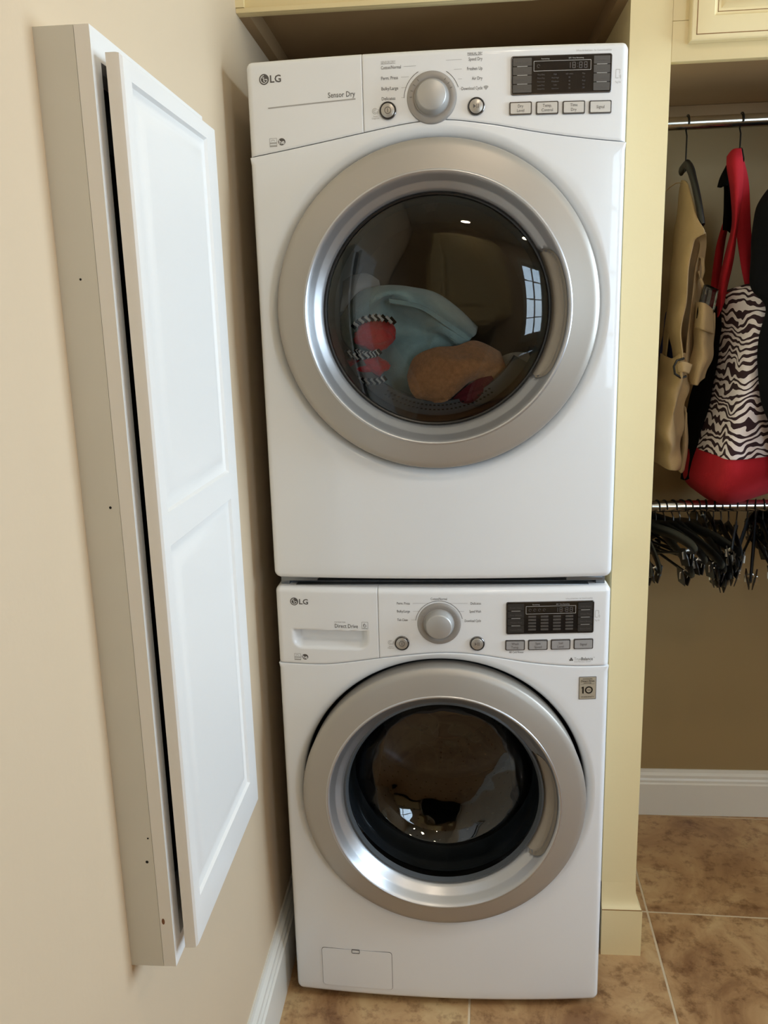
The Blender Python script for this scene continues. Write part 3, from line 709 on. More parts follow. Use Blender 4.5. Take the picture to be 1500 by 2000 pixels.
def machine(zb, zt, seam, zc, name, label, dryer):
    off = (0, 0, zb); P = thing(name, label, 'dryer' if dryer else 'washer', off)
    body_shell('front_panel', zb, seam, zc, P, off)
    bm = bmesh.new(); hw = HW-.004
    # cabinet: sides, back, top, bottom as a hollow shell
    for b in ((-hw, -hw+.004, .045, .74, zb+.004, zt-.014), (hw-.004, hw, .045, .74, zb+.004, zt-.014), (-hw, hw, .736, .74, zb+.004, zt-.014),
              (-hw, hw, .012, .74, zt-.014, zt-.003), (-hw, hw, .045, .736, zb+.004, zb+.008)): add_box(bm, b[0], b[1], b[2], b[3], b[4]-zb, b[5]-zb)
    bmo('cabinet', bm, 'white', P)
    for sx in (-1, 1):
        for yy in (.08, .68):
            if not dryer: box('foot', (sx*.29-.02, sx*.29+.02, yy-.02, yy+.02, -zb, .005), 'dkrub', P, off=(0, 0, 0))
    xs_ = -.1275
    if dryer: panel_shell('console_left', -HW, xs_-.0004, seam, zt, P, off, True, False)
    else:
        def rec(x, z):
            a, b, c, d = -.311, -.148, .8605, .9035; r = .022
            if not (a < x < b and c < z < d): return 0
            dx = min(x-a, b-x); dz = z-c
            if dx < r and dz < r: dd = r-math.hypot(r-dx, r-dz)
            else: dd = min(dx, dz)
            dd = min(dd, (d-z)*3.0)
            if dd <= 0: return 0
            t = min(1, dd/.017); return .024*t*t*(3-2*t)
        panel_shell('detergent_drawer', -HW, xs_-.0004, seam, zt, P, off, True, False, rec)
    panel_shell('control_panel', xs_+.0004, HW, seam, zt, P, off, False, True)
    # ---- prints
    ink = Ink(off); inl = Ink(off); pal = Ink(off); whi = Ink(off)
    if dryer:
        logo(ink, whi, -.3085, 1.9605, .0092); ink.txt('LG', -.2972, 1.9605, .0125, 'l', .0205, .018)
        ink.txt('Sensor Dry', -.1415, 1.9265, .0092, 'r', .0495, .004)
        pal.line([(-.3035, 1.9115), (-.141, 1.9175)], .0022)
        he_logo(ink, pal, -.2965, 1.8525); whi.txt('he', -.281, 1.8528, .0078, 'c', .0105, .02, .0006)
        kx, kz = -.0038, 1.9125; knob(P, kx, kz, off)
        for t, z in (('Cotton/Normal', 1.9660), ('Perm. Press', 1.9487), ('Bulky/Large', 1.9315), ('Delicates', 1.9150)): ink.txt(t, -.0935, z, .0056, 'l', .0028*len(t)-.0008, .003)
        pal.txt('SENSOR DRY', -.0935, 1.9745, .0045, 'l', .026); pal.line([(-.0935, 1.9718), (-.0675, 1.9718)], .0005)
        ink.txt('MANUAL DRY', .0862, 1.9812, .0045, 'r', .026, .0); ink.line([(.060, 1.9785), (.0862, 1.9785)], .0005)
        for t, z in (('Speed Dry', 1.9725), ('Freshen Up', 1.9570), ('Air Dry', 1.9410)): ink.txt(t, .0862, z, .0056, 'r', .0028*len(t)-.001, .003)
        ink.txt('Download Cycle', .0862, 1.9250, .0056, 'r', .037, .003)
        for r, a in ((.0055, 0), (.0037, 0), (.0019, 0)): pal.arc(.0925, 1.9222, r, 45, 135, .0016, 8)
        pal.poly([(.0925, 1.9212), (.0885, 1.9258), (.0965, 1.9258)])
        for z, x in ((1.9660, -.031), (1.9487, -.044), (1.9315, -.050), (1.9150, -.053)): pal.line([(-.053 if z > 1.96 else -.058, z), (x, z)], .0005)
        for z, x in ((1.9725, .022), (1.9570, .036), (1.9410, .043), (1.9250, .046)): pal.line([(x, z), (.050, z)], .0005)
        ink.arc(kx, kz, .0495, 118, 178, .0009, 20); ink.arc(kx, kz, .0495, 18, 58, .0009, 16)
        for a in (178, 162, 146, 130, 50, 36, 22): 
            c, s_ = math.cos(math.radians(a)), math.sin(math.radians(a)); ink.line([(kx+.035*c, kz+.035*s_), (kx+.0395*c, kz+.0395*s_)], .0007, .0051)
        bz = 1.8945
        round_button('power_button', -.0830, bz, off, P, 'power', ink); round_button('start_button', .0750, bz, off, P, 'play', ink)
        sx, sz = -.1065, 1.8930
        display(P, .1375, .3120, 1.9110, 1.9725, off, ['Anti Bacterial', 'Damp Dry', 'Steam Less', 'Custom PGM'], ['Wrinkle Care', 'Easy Iron', 'Control Lock', 'More Time'],
                [['Very Dry', 'High', '60 min', 'Max'], ['More Dry', 'Med High', '50', 'Hi'], ['Normal', 'Medium', '40', 'Med'], ['Less Dry', 'Low', '30', 'Lo'], ['Damp Dry', 'Ultra Low', '20', 'Off']], False)
        for x, t in ((.1535, 'Dry|Level'), (.2005, 'Temp.|Control'), (.2475, 'Time|Dry'), (.2945, 'Signal')): rect_button(x, 1.8870+(.2475-x)*.012, t, off, P, 'key', ink)
        pal.txt('3-Press & Hold Start - for Control Lock/Opt', .3120, 1.9795, .0028, 'r', .062)
        nfc(pal, .3235, 1.9395)
    else:
        logo(ink, whi, -.3030, .9640, .0085); ink.txt('LG', -.2925, .9640, .0115, 'l', .0190, .018)
        pal.txt('INVERTER', -.2190, .9215, .0030, 'l', .023); ink.txt('Direct Drive', -.2190, .9135, .0088, 'l', .0485, .004)
        for a in ((-.1625, -.1495, .9225, .9230), (-.1625, -.1495, .9080, .9085), (-.1625, -.1620, .9080, .9230), (-.1500, -.1495, .9080, .9230)): ink.rect(*a)
        ink.arc(-.1562, .9145, .0026, 0, 360, .0010, 12); ink.arc(-.1535, .9150, .0055, 120, 190, .0010, 8); pal.rect(-.1605, -.1515, .9090, .9100)
        he_logo(ink, pal, -.3010, .8420); whi.txt('he', -.2855, .8423, .0078, 'c', .0105, .02, .0006)
        kx, kz = -.0030, .9215; knob(P, kx, kz, off)
        for t, z in (('Perm. Press', .9645), ('Bulky/Large', .9475), ('Tub Clean', .9290)): ink.txt(t, -.0885, z, .0054, 'l', .0024*len(t), .003)
        ink.txt('Cotton/Normal', -.003, .9742, .0052, 'c', .033, .003)
        for t, z in (('Delicates', .9645), ('Speed Wash', .9475), ('Download Cycle', .9275)): ink.txt(t, .0818, z, .0054, 'r', .0024*len(t)-.0008, .003)
        for z, xa, x in ((.9645, -.056, -.024), (.9475, -.056, -.042), (.9290, -.060, -.050), (.9645, .018, .055), (.9475, .037, .048), (.9275, .044, .043)): pal.line([(xa, z), (x, z)], .0005)
        ink.arc(kx, kz, .0482, 12, 172, .0009, 40)
        for a in (172, 148, 122, 90, 58, 32, 12):
            c, s_ = math.cos(math.radians(a)), math.sin(math.radians(a)); pal.line([(kx+.035*c, kz+.035*s_), (kx+.0395*c, kz+.0395*s_)], .0006, .0051)
        round_button('power_button', -.0800, .8785, off, P, 'power', ink); round_button('start_button', .0740, .8785, off, P, 'play', ink)
        sx, sz = -.1040, .8775
        display(P, .1335, .3080, .8990, .9655, off, ['Fresh Care', 'Pre Wash', 'Water Plus', 'Custom PGM'], ['Cold Wash', 'Water Plus', 'Extra Rinse', 'Steam Care'],
                [['Ex Hot', 'Ex High', 'Heavy', 'High'], ['Hot', 'High', 'Med', 'Ok'], ['Warm', 'Medium', 'Normal', 'Low'], ['Cold', 'Low', 'Light', 'Off'], ['Tap Cold', 'No Spin', 'Lite', 'Clean']], True)
        for x, t in ((.1508, 'Wash|Temp.'), (.1970, 'Spin|Speed'), (.2430, 'Soil|Level'), (.2892, 'Signal')): rect_button(x, .8745, t, off, P, 'key2', ink)
        ink.txt('All Cold Rinses', .1535, .8590, .0045, 'c', .029)
        pal.txt('3-Press & Hold Start - for Control Lock/Opt', .3060, .9715, .0028, 'r', .054); nfc(pal, .3150, .9365)
        pal.txt('True', .2715, .8415, .0072, 'l', .0140); ink.txt('Balance', .2860, .8415, .0072, 'l', .0235, .006); pal.txt('TM', .3105, .8440, .0022, 'l', .003)
        pal.txt('Anti-Vibration System', .2715, .8355, .0026, 'l', .034)
        for a in (90, 210, 330): ink.disc(.2655+.0022*math.cos(math.radians(a)), .8405+.0022*math.sin(math.radians(a)), .0019)
    # smart diagnosis mark beside the power button
    for r in (.0022, .0046): pal.arc(sx, sz+.002, r, 40, 320 if r < .004 else 360, .0007, 14)
    pal.arc(sx, sz+.002, .0066, -50, 30, .0007, 8); pal.txt('Smart', sx+.001, sz-.0068, .0025, 'c', .008); pal.txt('Diagnosis', sx+.001, sz-.0100, .0025, 'c', .013)
    ink.make('lettering', 'ink', P); pal.make('fine_print', 'inkl', P, 'pale grey lettering'); whi.make('emblem_lines', 'white2', P)
    # ---- door
    D = thing('door_tmp', '', ''); del D['label']; del D['category']
    bpy.data.objects.remove(D)
    z2 = zc-.004; dv = .0
    door = lathe('door', [(.2965, .010), (.2975, -.030), (.2985, -.0375), (.2965, -.0408), (.285, -.0450), (.262, -.0500), (.2475, -.0530)], 0, zc, 'silver', P, 160, off=off)
    # silver ring slightly eccentric towards its foot: shear the inner rim down
    for v in door.data.vertices:
        r = math.hypot(v.co.x, v.co.z+zb-zc); k = max(0, (.2975-r)/.05); v.co.z -= .004*min(1, k)
    lathe('door_back', [(.2955, -.034), (.2940, .045), (.26, .050)], 0, zc, 'dkrub', door, 120, off=off, label='dark grey seal behind the door ring')
    gy = -.012                                                     # glass rim depth
    BV = [(.2140, -.004), (.2145, -.0135), (.2185, -.0200), (.2300, -.0340), (.2395, -.0500), (.2425, -.0540), (.2440, -.0550), (.2462, -.0545), (.2475, -.0530)]
    G0, G1 = math.radians(-35), math.radians(29)
    def crescent(a):
        if not G0 < a < G1: return 0
        q = min(a-G0, G1-a)/math.radians(9); q = min(1, q); return .0235*math.sqrt(max(0, 1-(1-q)**2))
    def bevel(r_, a):
        y = lin(BV, r_); c = crescent(a); d = (.2148+c)-r_
        if c > 0 and d > 0 and r_ > .2142: y += (.0115*min(1, d/.0030))*min(1, c/.008)
        return y
    rs = [.2140, .2145]+[.2160+.0011*i for i in range(24)]+[.2425, .2433, .2440, .2451, .2462, .2475]; NA = 300; V = []; F = []
    for r_ in rs:
        for i in range(NA):
            a = -PI+2*PI*i/NA; V.append((r_*math.cos(a), bevel(r_, a), z2+r_*math.sin(a)-zb))
    for j in range(len(rs)-1):
        for i in range(NA): F.append((j*NA+i, (j+1)*NA+i, (j+1)*NA+(i+1) % NA, j*NA+(i+1) % NA))
    pyo('inner_ring', V, F, 'bright', door, None, 'bright bevelled inner ring', 50)
    lathe('ring_groove', [(.2486, -.0524), (.2474, -.0505), (.2470, -.0524)], 0, z2, 'rim', door, 120, off=off)
    # finger grip lining the recess at the right of the bevel
    V = []; F = []; na = 70
    for i in range(na+1):
        a = G0+.012+(G1-G0-.024)*i/na; c = crescent(a)
        for j in range(9): r_ = .2146+(c+.0002)*j/8; V.append((r_*math.cos(a), bevel(r_, a)-.0006, z2+r_*math.sin(a)-zb))
    for i in range(na):
        for j in range(8): F.append((i*9+j, i*9+j+1, i*9+10+j, i*9+9+j))
    pyo('grip', V, F, 'handle', door, None, 'champagne finger grip let into the ring', 60)
    if dryer:
        lathe('glass_rim', [(.2140, -.004), (.2140, -.0140), (.2115, -.0155), (.2090, -.0140), (.2080, .010), (.200, .030)], 0, z2, 'black', door, 120, off=off)
        lathe('door_glass', [(.0001, -.0128), (.10, -.0128), (.209, -.0120), (.2135, -.0095)], 0, z2, 'glass_d', door, 120, off=off, label='flat smoked glass')
        lathe('inner_bowl', [(.208, .004), (.196, .040), (.185, .062), (.176, .064), (.168, .052)], 0, z2, 'clearin', door, 120, off=off, label='clear inner door moulding')
        dm = lathe('drum', [(.215, .045), (.225, .075), (.285, .080), (.290, .10), (.290, .60), (.26, .62), (.0001, .62)], 0, z2+.01, 'drumd', P, 96, off=off)
        for a in (95, 215, 335):
            bm = bmesh.new(); A = math.radians(a); c, s_ = math.cos(A), math.sin(A)
            vs = []
            for y in (.11, .59):
                for r, w_ in ((.289, .035), (.245, .010), (.245, -.010), (.289, -.035)): vs.append(bm.verts.new((r*c-w_*s_, y, z2+.01+r*s_+w_*c-zb)))
            for f in ((0, 1, 5, 4), (1, 2, 6, 5), (2, 3, 7, 6), (0, 1, 2, 3), (4, 5, 6, 7)): bm.faces.new([vs[i] for i in f])
            bmo('baffle', bm, 'drumd', dm, smooth=30)
        # lint grille slots at the foot of the opening
        gr = bmesh.new()
        for row in range(2):
            for k in range(-13, 14):
                A = math.radians(-90+k*2.6); r = .192-row*.009
                add_box(gr, r*math.cos(A)-.0022, r*math.cos(A)+.0022, .0630-.001, .0655, z2+r*math.sin(A)-.0012-zb, z2+r*math.sin(A)+.0012-zb)
        bmo('grille_slots', gr, 'hole', P, 'stuff')
        lathe('lint_grille', [(.2150, .064), (.176, .066), (.174, .078)], 0, z2, 'gasket', P, 40, off=off, a0=math.radians(-150), a1=math.radians(-30))
    else:
        lathe('door_glass', [(.2140, -.0090), (.2100, -.0110), (.2060, -.0060), (.2010, .0100), (.1965, .0300), (.1940, .0330), (.1935, .0500), (.1900, .0640), (.1820, .0840), (.1790, .0870), (.1640, .1030), (.1610, .1050), (.140, .118), (.100, .128), (.050, .133), (.0001, .134)], 0, z2, 'glass_w', door, 140, off=off, label='deep clear glass bowl')
        lathe('glass_collar', [(.2142, -.004), (.2142, -.0125), (.2100, -.0140), (.2050, -.0040)], 0, z2, 'gasket', door, 120, off=off)
        lathe('gasket', [(.2150, .030), (.2080, .060), (.2120, .085), (.2020, .105), (.2080, .125), (.225, .130)], 0, z2, 'gasket', P, 120, off=off, label='grey rubber bellows')
        dm = lathe('drum', [(.222, .135), (.262, .150), (.268, .165), (.268, .52), (.25, .535), (.16, .545), (.150, .535), (.06, .54), (.0001, .54)], 0, z2, 'drum', P, 96, off=off)
        for a in (90, 210, 330):
            bm = bmesh.new(); A = math.radians(a); c, s_ = math.cos(A), math.sin(A); rows = []
            for y in (.19, .30, .42, .50):
                rows.append([bm.verts.new((r*c-w_*s_, y, z2+r*s_+w_*c-zb)) for r, w_ in ((.267, .055), (.235, .040), (.200, .018), (.196, 0), (.200, -.018), (.235, -.040), (.267, -.055))])
            for p_, q in zip(rows, rows[1:]):
                for k in range(6): bm.faces.new((p_[k], p_[k+1], q[k+1], q[k]))
            bm.faces.new(rows[0]); bm.faces.new(rows[-1])
            bmo('baffle', bm, 'drum', dm, smooth=60)
        bm = bmesh.new()
        for i in range(60):
            for j in range(9):
                A = 2*PI*i/60+(.05 if j % 2 else 0); y = .19+j*.037
                if any(abs(((math.degrees(A)-q+180) % 360)-180) < 15 for q in (90, 210, 330)): continue
                c, s_ = math.cos(A), math.sin(A); r = .2668
                vs = [bm.verts.new((r*c-s_*.003*math.cos(t), y+.003*math.sin(t), z2+r*s_+c*.003*math.cos(t)-zb)) for t in (0, PI/3, 2*PI/3, PI, 4*PI/3, 5*PI/3)]
                bm.faces.new(vs)
        for i in range(44):
            for r in (.17, .185, .2, .215, .23):
                A = 2*PI*(i+(.5 if round(r*1000) % 30 else 0))/44; 
                if (math.degrees(A) % 120) < 25 or (math.degrees(A) % 120) > 95: continue
                yy = .545-(r-.16)/.09*.010-.0008
                bm.faces.new([bm.verts.new((r*math.cos(A)+.0032*math.cos(t), yy, z2+r*math.sin(A)+.0032*math.sin(t)-zb)) for t in (0, PI/3, 2*PI/3, PI, 4*PI/3, 5*PI/3)])
        o = bmo('perforations', bm, 'hole', dm, 'stuff')
        # warranty badge
        bg_ = surf_box('warranty_badge', .2825, .3180, .7525, .8020, .0010, 'ink', P, off, .0008, label='champagne ten year warranty sticker')
        surf_box('badge_face', .2835, .3170, .7535, .8010, .0013, 'badge', bg_, off, .0006)
        bi = Ink(off); c = .30025; f = .0016
        bi.txt('INVERTER', c, .7975, .0024, 'c', .020, 0, f); bi.txt('Direct Drive', c, .7930, .0048, 'c', .0275, .006, f); bi.txt('MOTOR', c, .7885, .0022, 'c', .016, 0, f)
        bi.rect(.2865, .3140, .7862, .7866, f); bi.poly([(.2895, .7655), (.2925, .7655), (.2925, .7805), (.2900, .7805), (.2875, .7785), (.2882, .7768), (.2895, .7775)], f); bi.arc(.3030, .7730, .0068, 0, 360, .0028, 28, f); bi.txt('YEAR', .3030, .7730, .0022, 'c', .0075, .01, f)
        bi.txt('WARRANTY', c, .7580, .0028, 'c', .0265, 0, f); bi.make('badge_print', 'black', bg_)
        # drain filter flap
        V = []; fx0, fx1, fz0, fz1 = -.2800, -.1200, .0400, .1370
        fl = surf_box('filter_flap', fx0, fx1, fz0, fz1, .0012, 'white', P, off, .006)
        frame_loop('flap_seam', fx0-.0008, fx1+.0008, fz0-.0008, fz1+.0008, .0009, .0010, 'ink', fl, off, .0065)
        frame_loop('flap_latch', -.2115, -.1925, .1290, .1385, .0022, .0014, 'ink', fl, off, .002)
    return P
seam_dummy = None
machine(.018, .995, WS, .535, 'washing_machine', 'white front loading washing machine standing on the tile floor under the dryer', False)
machine(1.014, 1.993, DS, 1.5445, 'dryer', 'white front loading dryer stacked on top of the washer with laundry inside', True)
# stacking kit between them
sk = thing('stacking_bracket', 'thin grey metal stacking kit in the dark gap between dryer and washer', 'bracket', (0, 0, .993))
osk = (0, 0, .993)
for sx in (-1, 1):
    a, b = sorted((sx*.333, sx*.315)); box('side_rail', (a, b, .020, .72, .9935, 1.0165), 'steel', sk, bev=.0015, off=osk)
    a, b = sorted((sx*.327, sx*.255)); box('corner_plate', (a, b, .012, .030, 1.004, 1.013), 'steel', sk, bev=.001, off=osk)
box('front_rail', (-.30, .30, .010, .030, .9935, .9965), 'steel', sk, bev=.001, off=osk)
box('filler_bar', (-.31, .31, .035, .050, .9975, 1.016), 'black', sk, off=osk)

# ------------------------------------------------------------------ laundry in the dryer drum
def blob(name, c, r, m, label, cat, amp=.3, fs=14, seed=0, parent=None, cut=None):
    bm = bmesh.new(); bmesh.ops.create_icosphere(bm, subdivisions=5, radius=1)
    for v in bm.verts:
        n = v.co.normalized(); d = 1+amp*hashn(n.x*1.6, n.y*1.6, n.z*1.6, seed)+amp*.45*abs(hashn(n.x*3.5, n.y*3.5, n.z*3.5, seed+3))
        v.co = Vector((c[0]+n.x*r[0]*d, c[1]+n.y*r[1]*d, c[2]+n.z*r[2]*d))
    o = bmo(name, bm, m, parent, None, None, 80)
    if label: tag(o, label, cat)
    return o
bl = loft('blanket', [
    [(-0.2077, 0.200, 1.5369), (-0.1673, 0.170, 1.5829), (-0.1167, 0.150, 1.5962), (-0.0589, 0.160, 1.5917), (0.0042, 0.190, 1.5732), (0.0808, 0.250, 1.5075)],
    [(-0.2046, 0.170, 1.5154), (-0.1585, 0.130, 1.5557), (-0.1012, 0.110, 1.5820), (-0.0416, 0.120, 1.5746), (0.0151, 0.130, 1.5406), (0.0733, 0.170, 1.4923)],
    [(-0.1999, 0.160, 1.4889), (-0.1519, 0.130, 1.5298), (-0.1031, 0.130, 1.5695), (-0.0411, 0.100, 1.5519), (0.0131, 0.100, 1.5182), (0.0619, 0.130, 1.4860)],
    [(-0.1801, 0.150, 1.4621), (-0.1345, 0.140, 1.5033), (-0.0874, 0.160, 1.5124), (-0.0386, 0.150, 1.5112), (0.0068, 0.100, 1.5052), (0.0511, 0.120, 1.4679)],
    [(-0.1703, 0.150, 1.4298), (-0.1195, 0.140, 1.4610), (-0.0699, 0.120, 1.4708), (-0.0280, 0.140, 1.4849), (0.0022, 0.120, 1.4949), (0.0406, 0.130, 1.4575)],
    [(-0.1498, 0.150, 1.3863), (-0.1048, 0.140, 1.4075), (-0.0598, 0.110, 1.4189), (-0.0227, 0.120, 1.4489), (-0.0068, 0.130, 1.4690), (0.0299, 0.140, 1.4364)],
    [(-0.1306, 0.170, 1.3515), (-0.0910, 0.160, 1.3571), (-0.0563, 0.130, 1.3752), (-0.0239, 0.140, 1.4058), (0.0030, 0.150, 1.4259), (0.0351, 0.160, 1.4140)]],
    'blanket', None, 50, 50, .006, .010, 16, seed=2)
tag(bl, 'pale blue fleece blanket heaped in folds behind the dryer glass', 'blanket')
hem = loft('hem', [[(-0.0990, 0.118, 1.5691), (-0.0358, 0.098, 1.5557), (0.0204, 0.100, 1.5220), (0.0670, 0.124, 1.4880)], [(-0.0988, 0.112, 1.5618), (-0.0357, 0.092, 1.5476), (0.0172, 0.094, 1.5120), (0.0606, 0.120, 1.4800)]], 'blanket', bl, 30, 4, .005)
def lobe(name, pts, m, label, seed):
    return None
ra = blob('slipper', (-0.1299, 0.100, 1.4985), (.040, .03, .033), 'redc', 'red fleece slipper with striped trim at the left in the dryer, upper of two', 'slipper', .25, 9, 3)
rb = blob('slipper', (-0.1471, 0.095, 1.4342), (.040, .03, .026), 'redc', 'red fleece slipper with striped trim at the left in the dryer, lower of two', 'slipper', .25, 9, 8)
for o, pts in ((ra, [(-0.1695, 0.075, 1.5150), (-0.1531, 0.070, 1.5266), (-0.1320, 0.067, 1.5320), (-0.1115, 0.067, 1.5315), (-0.0864, 0.070, 1.5248)]),
               (ra, [(-0.1652, 0.068, 1.4666), (-0.1444, 0.066, 1.4600), (-0.1237, 0.066, 1.4616)]),
               (rb, [(-0.1829, 0.068, 1.4649), (-0.1600, 0.065, 1.4564), (-0.1372, 0.066, 1.4599), (-0.1165, 0.068, 1.4654)]),
               (rb, [(-0.1722, 0.068, 1.4156), (-0.1513, 0.066, 1.4081), (-0.1254, 0.067, 1.4065), (-0.1078, 0.070, 1.4121)])):
    cp = cr(pts, 26)
    for k in range(13):
        a, b = cp[2*k], cp[2*k+2]; d = (b-a)
        tube('braid', [a+Vector((-.002, 0, .006)), b+Vector((.002, 0, -.004))], .0042, ('whitec' if k % 2 else 'blackc'), o, 8)
tw = loft('towel', [
    [(-0.0594, 0.100, 1.4143), (-0.0457, 0.090, 1.4507), (-0.0109, 0.080, 1.4685), (0.0354, 0.090, 1.4712), (0.0770, 0.110, 1.4798), (0.1247, 0.130, 1.4554)],
    [(-0.0566, 0.080, 1.4021), (-0.0316, 0.065, 1.4331), (0.0026, 0.060, 1.4507), (0.0403, 0.070, 1.4535), (0.0816, 0.090, 1.4629), (0.1289, 0.110, 1.4406)],
    [(-0.0524, 0.075, 1.3879), (-0.0182, 0.055, 1.4162), (0.0146, 0.050, 1.4288), (0.0532, 0.055, 1.4397), (0.0913, 0.075, 1.4400), (0.1336, 0.100, 1.4235)],
    [(-0.0433, 0.075, 1.3743), (-0.0144, 0.055, 1.3927), (0.0185, 0.050, 1.4086), (0.0501, 0.055, 1.4177), (0.0840, 0.070, 1.4262), (0.1233, 0.100, 1.4103)],
    [(-0.0305, 0.090, 1.3644), (-0.0070, 0.070, 1.3636), (0.0159, 0.065, 1.3667), (0.0367, 0.070, 1.3834), (0.0657, 0.080, 1.4056), (0.1057, 0.100, 1.4004)]],
    'tan', None, 44, 34, .008, .006, 22, seed=5)
tag(tw, 'tan terry towel bunched at the bottom of the dryer drum', 'towel')
mk = loft('knit_top', [[(0.0198, 0.085, 1.3565), (0.0449, 0.070, 1.3832), (0.0759, 0.075, 1.4057), (0.1071, 0.085, 1.4116)], [(0.0292, 0.080, 1.3547), (0.0571, 0.065, 1.3680), (0.0860, 0.070, 1.3824), (0.1151, 0.080, 1.3964)], [(0.0343, 0.090, 1.3453), (0.0634, 0.080, 1.3499), (0.0916, 0.085, 1.3604), (0.1177, 0.090, 1.3750)]], 'maroon', None, 24, 16, .006, .004, 20)
tag(mk, 'dark maroon knit garment under the tan towel in the dryer', 'garment')
wc = loft('shirt', [[(-0.2027, 0.200, 1.6113), (-0.1791, 0.190, 1.6227), (-0.1528, 0.200, 1.6256), (-0.1276, 0.220, 1.6121)], [(-0.2024, 0.190, 1.5845), (-0.1723, 0.170, 1.5966), (-0.1462, 0.180, 1.5983), (-0.1220, 0.210, 1.5828)], [(-0.2106, 0.200, 1.5477), (-0.1759, 0.190, 1.5573), (-0.1491, 0.200, 1.5674), (-0.1180, 0.220, 1.5562)]], 'whitec', None, 24, 16, .004, .012, 26, seed=9)
tag(wc, 'white cotton garment behind the blue blanket in the dryer', 'garment')
wd = loft('sock', [[(0.1263, 0.160, 1.4438), (0.1522, 0.150, 1.4541), (0.1847, 0.160, 1.4530)], [(0.1253, 0.140, 1.4184), (0.1562, 0.130, 1.4287), (0.1894, 0.150, 1.4270)], [(0.1206, 0.150, 1.3860), (0.1519, 0.140, 1.3914), (0.1791, 0.150, 1.3955)]], 'whitec', None, 20, 14, .005, .008, 26, seed=4)
tag(wd, 'grey white cloth at the right of the tan towel in the dryer', 'cloth')
gb = blob('laundry_pile', (.01, .32, 1.345), (.17, .13, .065), 'whitec', 'dim heap of mixed washing at the back of the dryer drum', 'laundry', .25, 9, 12)

# ------------------------------------------------------------------ closet: hangers
def hook_pts(y, z, r=.0175, neck=.05, x=0):
    pts = [(x, y-r*math.cos(math.radians(a))*1.0, z+r*math.sin(math.radians(a))) for a in range(-50, 181, 15)]
    # finish to the neck
    pts = [(x, y+r*math.cos(math.radians(a)), z+r*math.sin(math.radians(a))) for a in range(200, -31, -15)]
    pts += [(x, y+r*.35, z-r*1.1), (x, y, z-r*1.6), (x, y, z-r-neck)]
    return pts
def make_hanger(label, cat, group, arm=.205, drop=.062, clips=True):
    t = thing('clip_hanger' if clips else 'coat_hanger', label, cat, (0, 0, 0), group)
    tube('hook', hook_pts(0, 0, .0172, .034), .0017, 'hook', t, 6)
    z0 = -.048
    bm = bmesh.new()
    L = [(0, -arm, z0-drop), (0, -arm*.9, z0-drop*.72), (0, -arm*.55, z0-drop*.34), (0, -.03, z0-.006), (0, 0, z0), (0, .03, z0-.006), (0, arm*.55, z0-drop*.34), (0, arm*.9, z0-drop*.72), (0, arm, z0-drop)]
    add_tube(bm, cr(L, 24), [.008]+[.013]*23+[.008], 8, .26)
    bmo('shoulder_bar', bm, 'hangb', t, smooth=50)
    bm = bmesh.new(); add_tube(bm, [(0, 0, z0), (0, 0, z0-.016)], [.012, .008], 8, .5); bmo('neck', bm, 'hangb', t, smooth=50)
    if clips:
        tube('bar', [(0, -arm*.98, z0-drop), (0, 0, z0-drop-.004), (0, arm*.98, z0-drop)], .0035, 'hangb', t, 8)
        for sy in (-1, 1):
            y = sy*arm*.80; zz = z0-drop-.006
            bm = bmesh.new()
            for sx in (-1, 1):
                vs = [bm.verts.new(p) for p in ((sx*.0025, y-.016, zz-.026), (sx*.0025, y+.016, zz-.026), (sx*.006, y-.017, zz-.008), (sx*.006, y+.017, zz-.008), (sx*.011, y-.013, zz+.016), (sx*.011, y+.013, zz+.016),
                      (sx*.0045, y-.016, zz-.026), (sx*.0045, y+.016, zz-.026), (sx*.0085, y-.017, zz-.008), (sx*.0085, y+.017, zz-.008), (sx*.0135, y-.013, zz+.016), (sx*.0135, y+.013, zz+.016))]
                for f in ((0, 1, 3, 2), (2, 3, 5, 4), (6, 7, 9, 8), (8, 9, 11, 10), (0, 6, 8, 2), (2, 8, 10, 4), (1, 7, 9, 3), (3, 9, 11, 5), (0, 1, 7, 6), (4, 5, 11, 10)): bm.faces.new([vs[i] for i in f])
            c = bmo('clip', bm, 'hangb', t)
            bm = bmesh.new(); add_tube(bm, [(0.0095, y-.006, zz-.010), (.011, y-.006, zz+.004), (0, y-.006, zz+.010), (-.011, y-.006, zz+.004), (-.0095, y-.006, zz-.010)], .0016, 6, 3.0)
            bmo('clip_spring', bm, 'clipm', c)
    return t
def dup(root, loc, rz, label=None):
    r = root.copy(); COL.objects.link(r); r.location = loc; r.rotation_euler = rz
    if label: r['label'] = label
    for ch in [c for c in bpy.data.objects if c.parent == root]:
        c = ch.copy(); COL.objects.link(c); c.parent = r
        for g_ in [q for q in bpy.data.objects if q.parent == ch]:
            d = g_.copy(); COL.objects.link(d); d.parent = c
    return r
h0 = make_hanger('empty black plastic clip hanger hooked on the lower chrome rod', 'hanger', 'empty black clip hangers on the lower rod')
RZ = 1.053
xs = []
x = .478
while x < 1.10: xs.append(x); x += random.uniform(.018, .025)
for i, x in enumerate(xs):
    wv = .34*math.sin((x-.478)*17)+.12*math.sin((x-.478)*61); rot = (random.uniform(-.26, .26), .03*math.sin(i*1.1), wv if x > .5 else .05)
    loc = (x, .48+random.uniform(-.002, .002), RZ-.001)
    if i == 0: h0.location = loc; h0.rotation_euler = rot
    else: dup(h0, loc, rot)

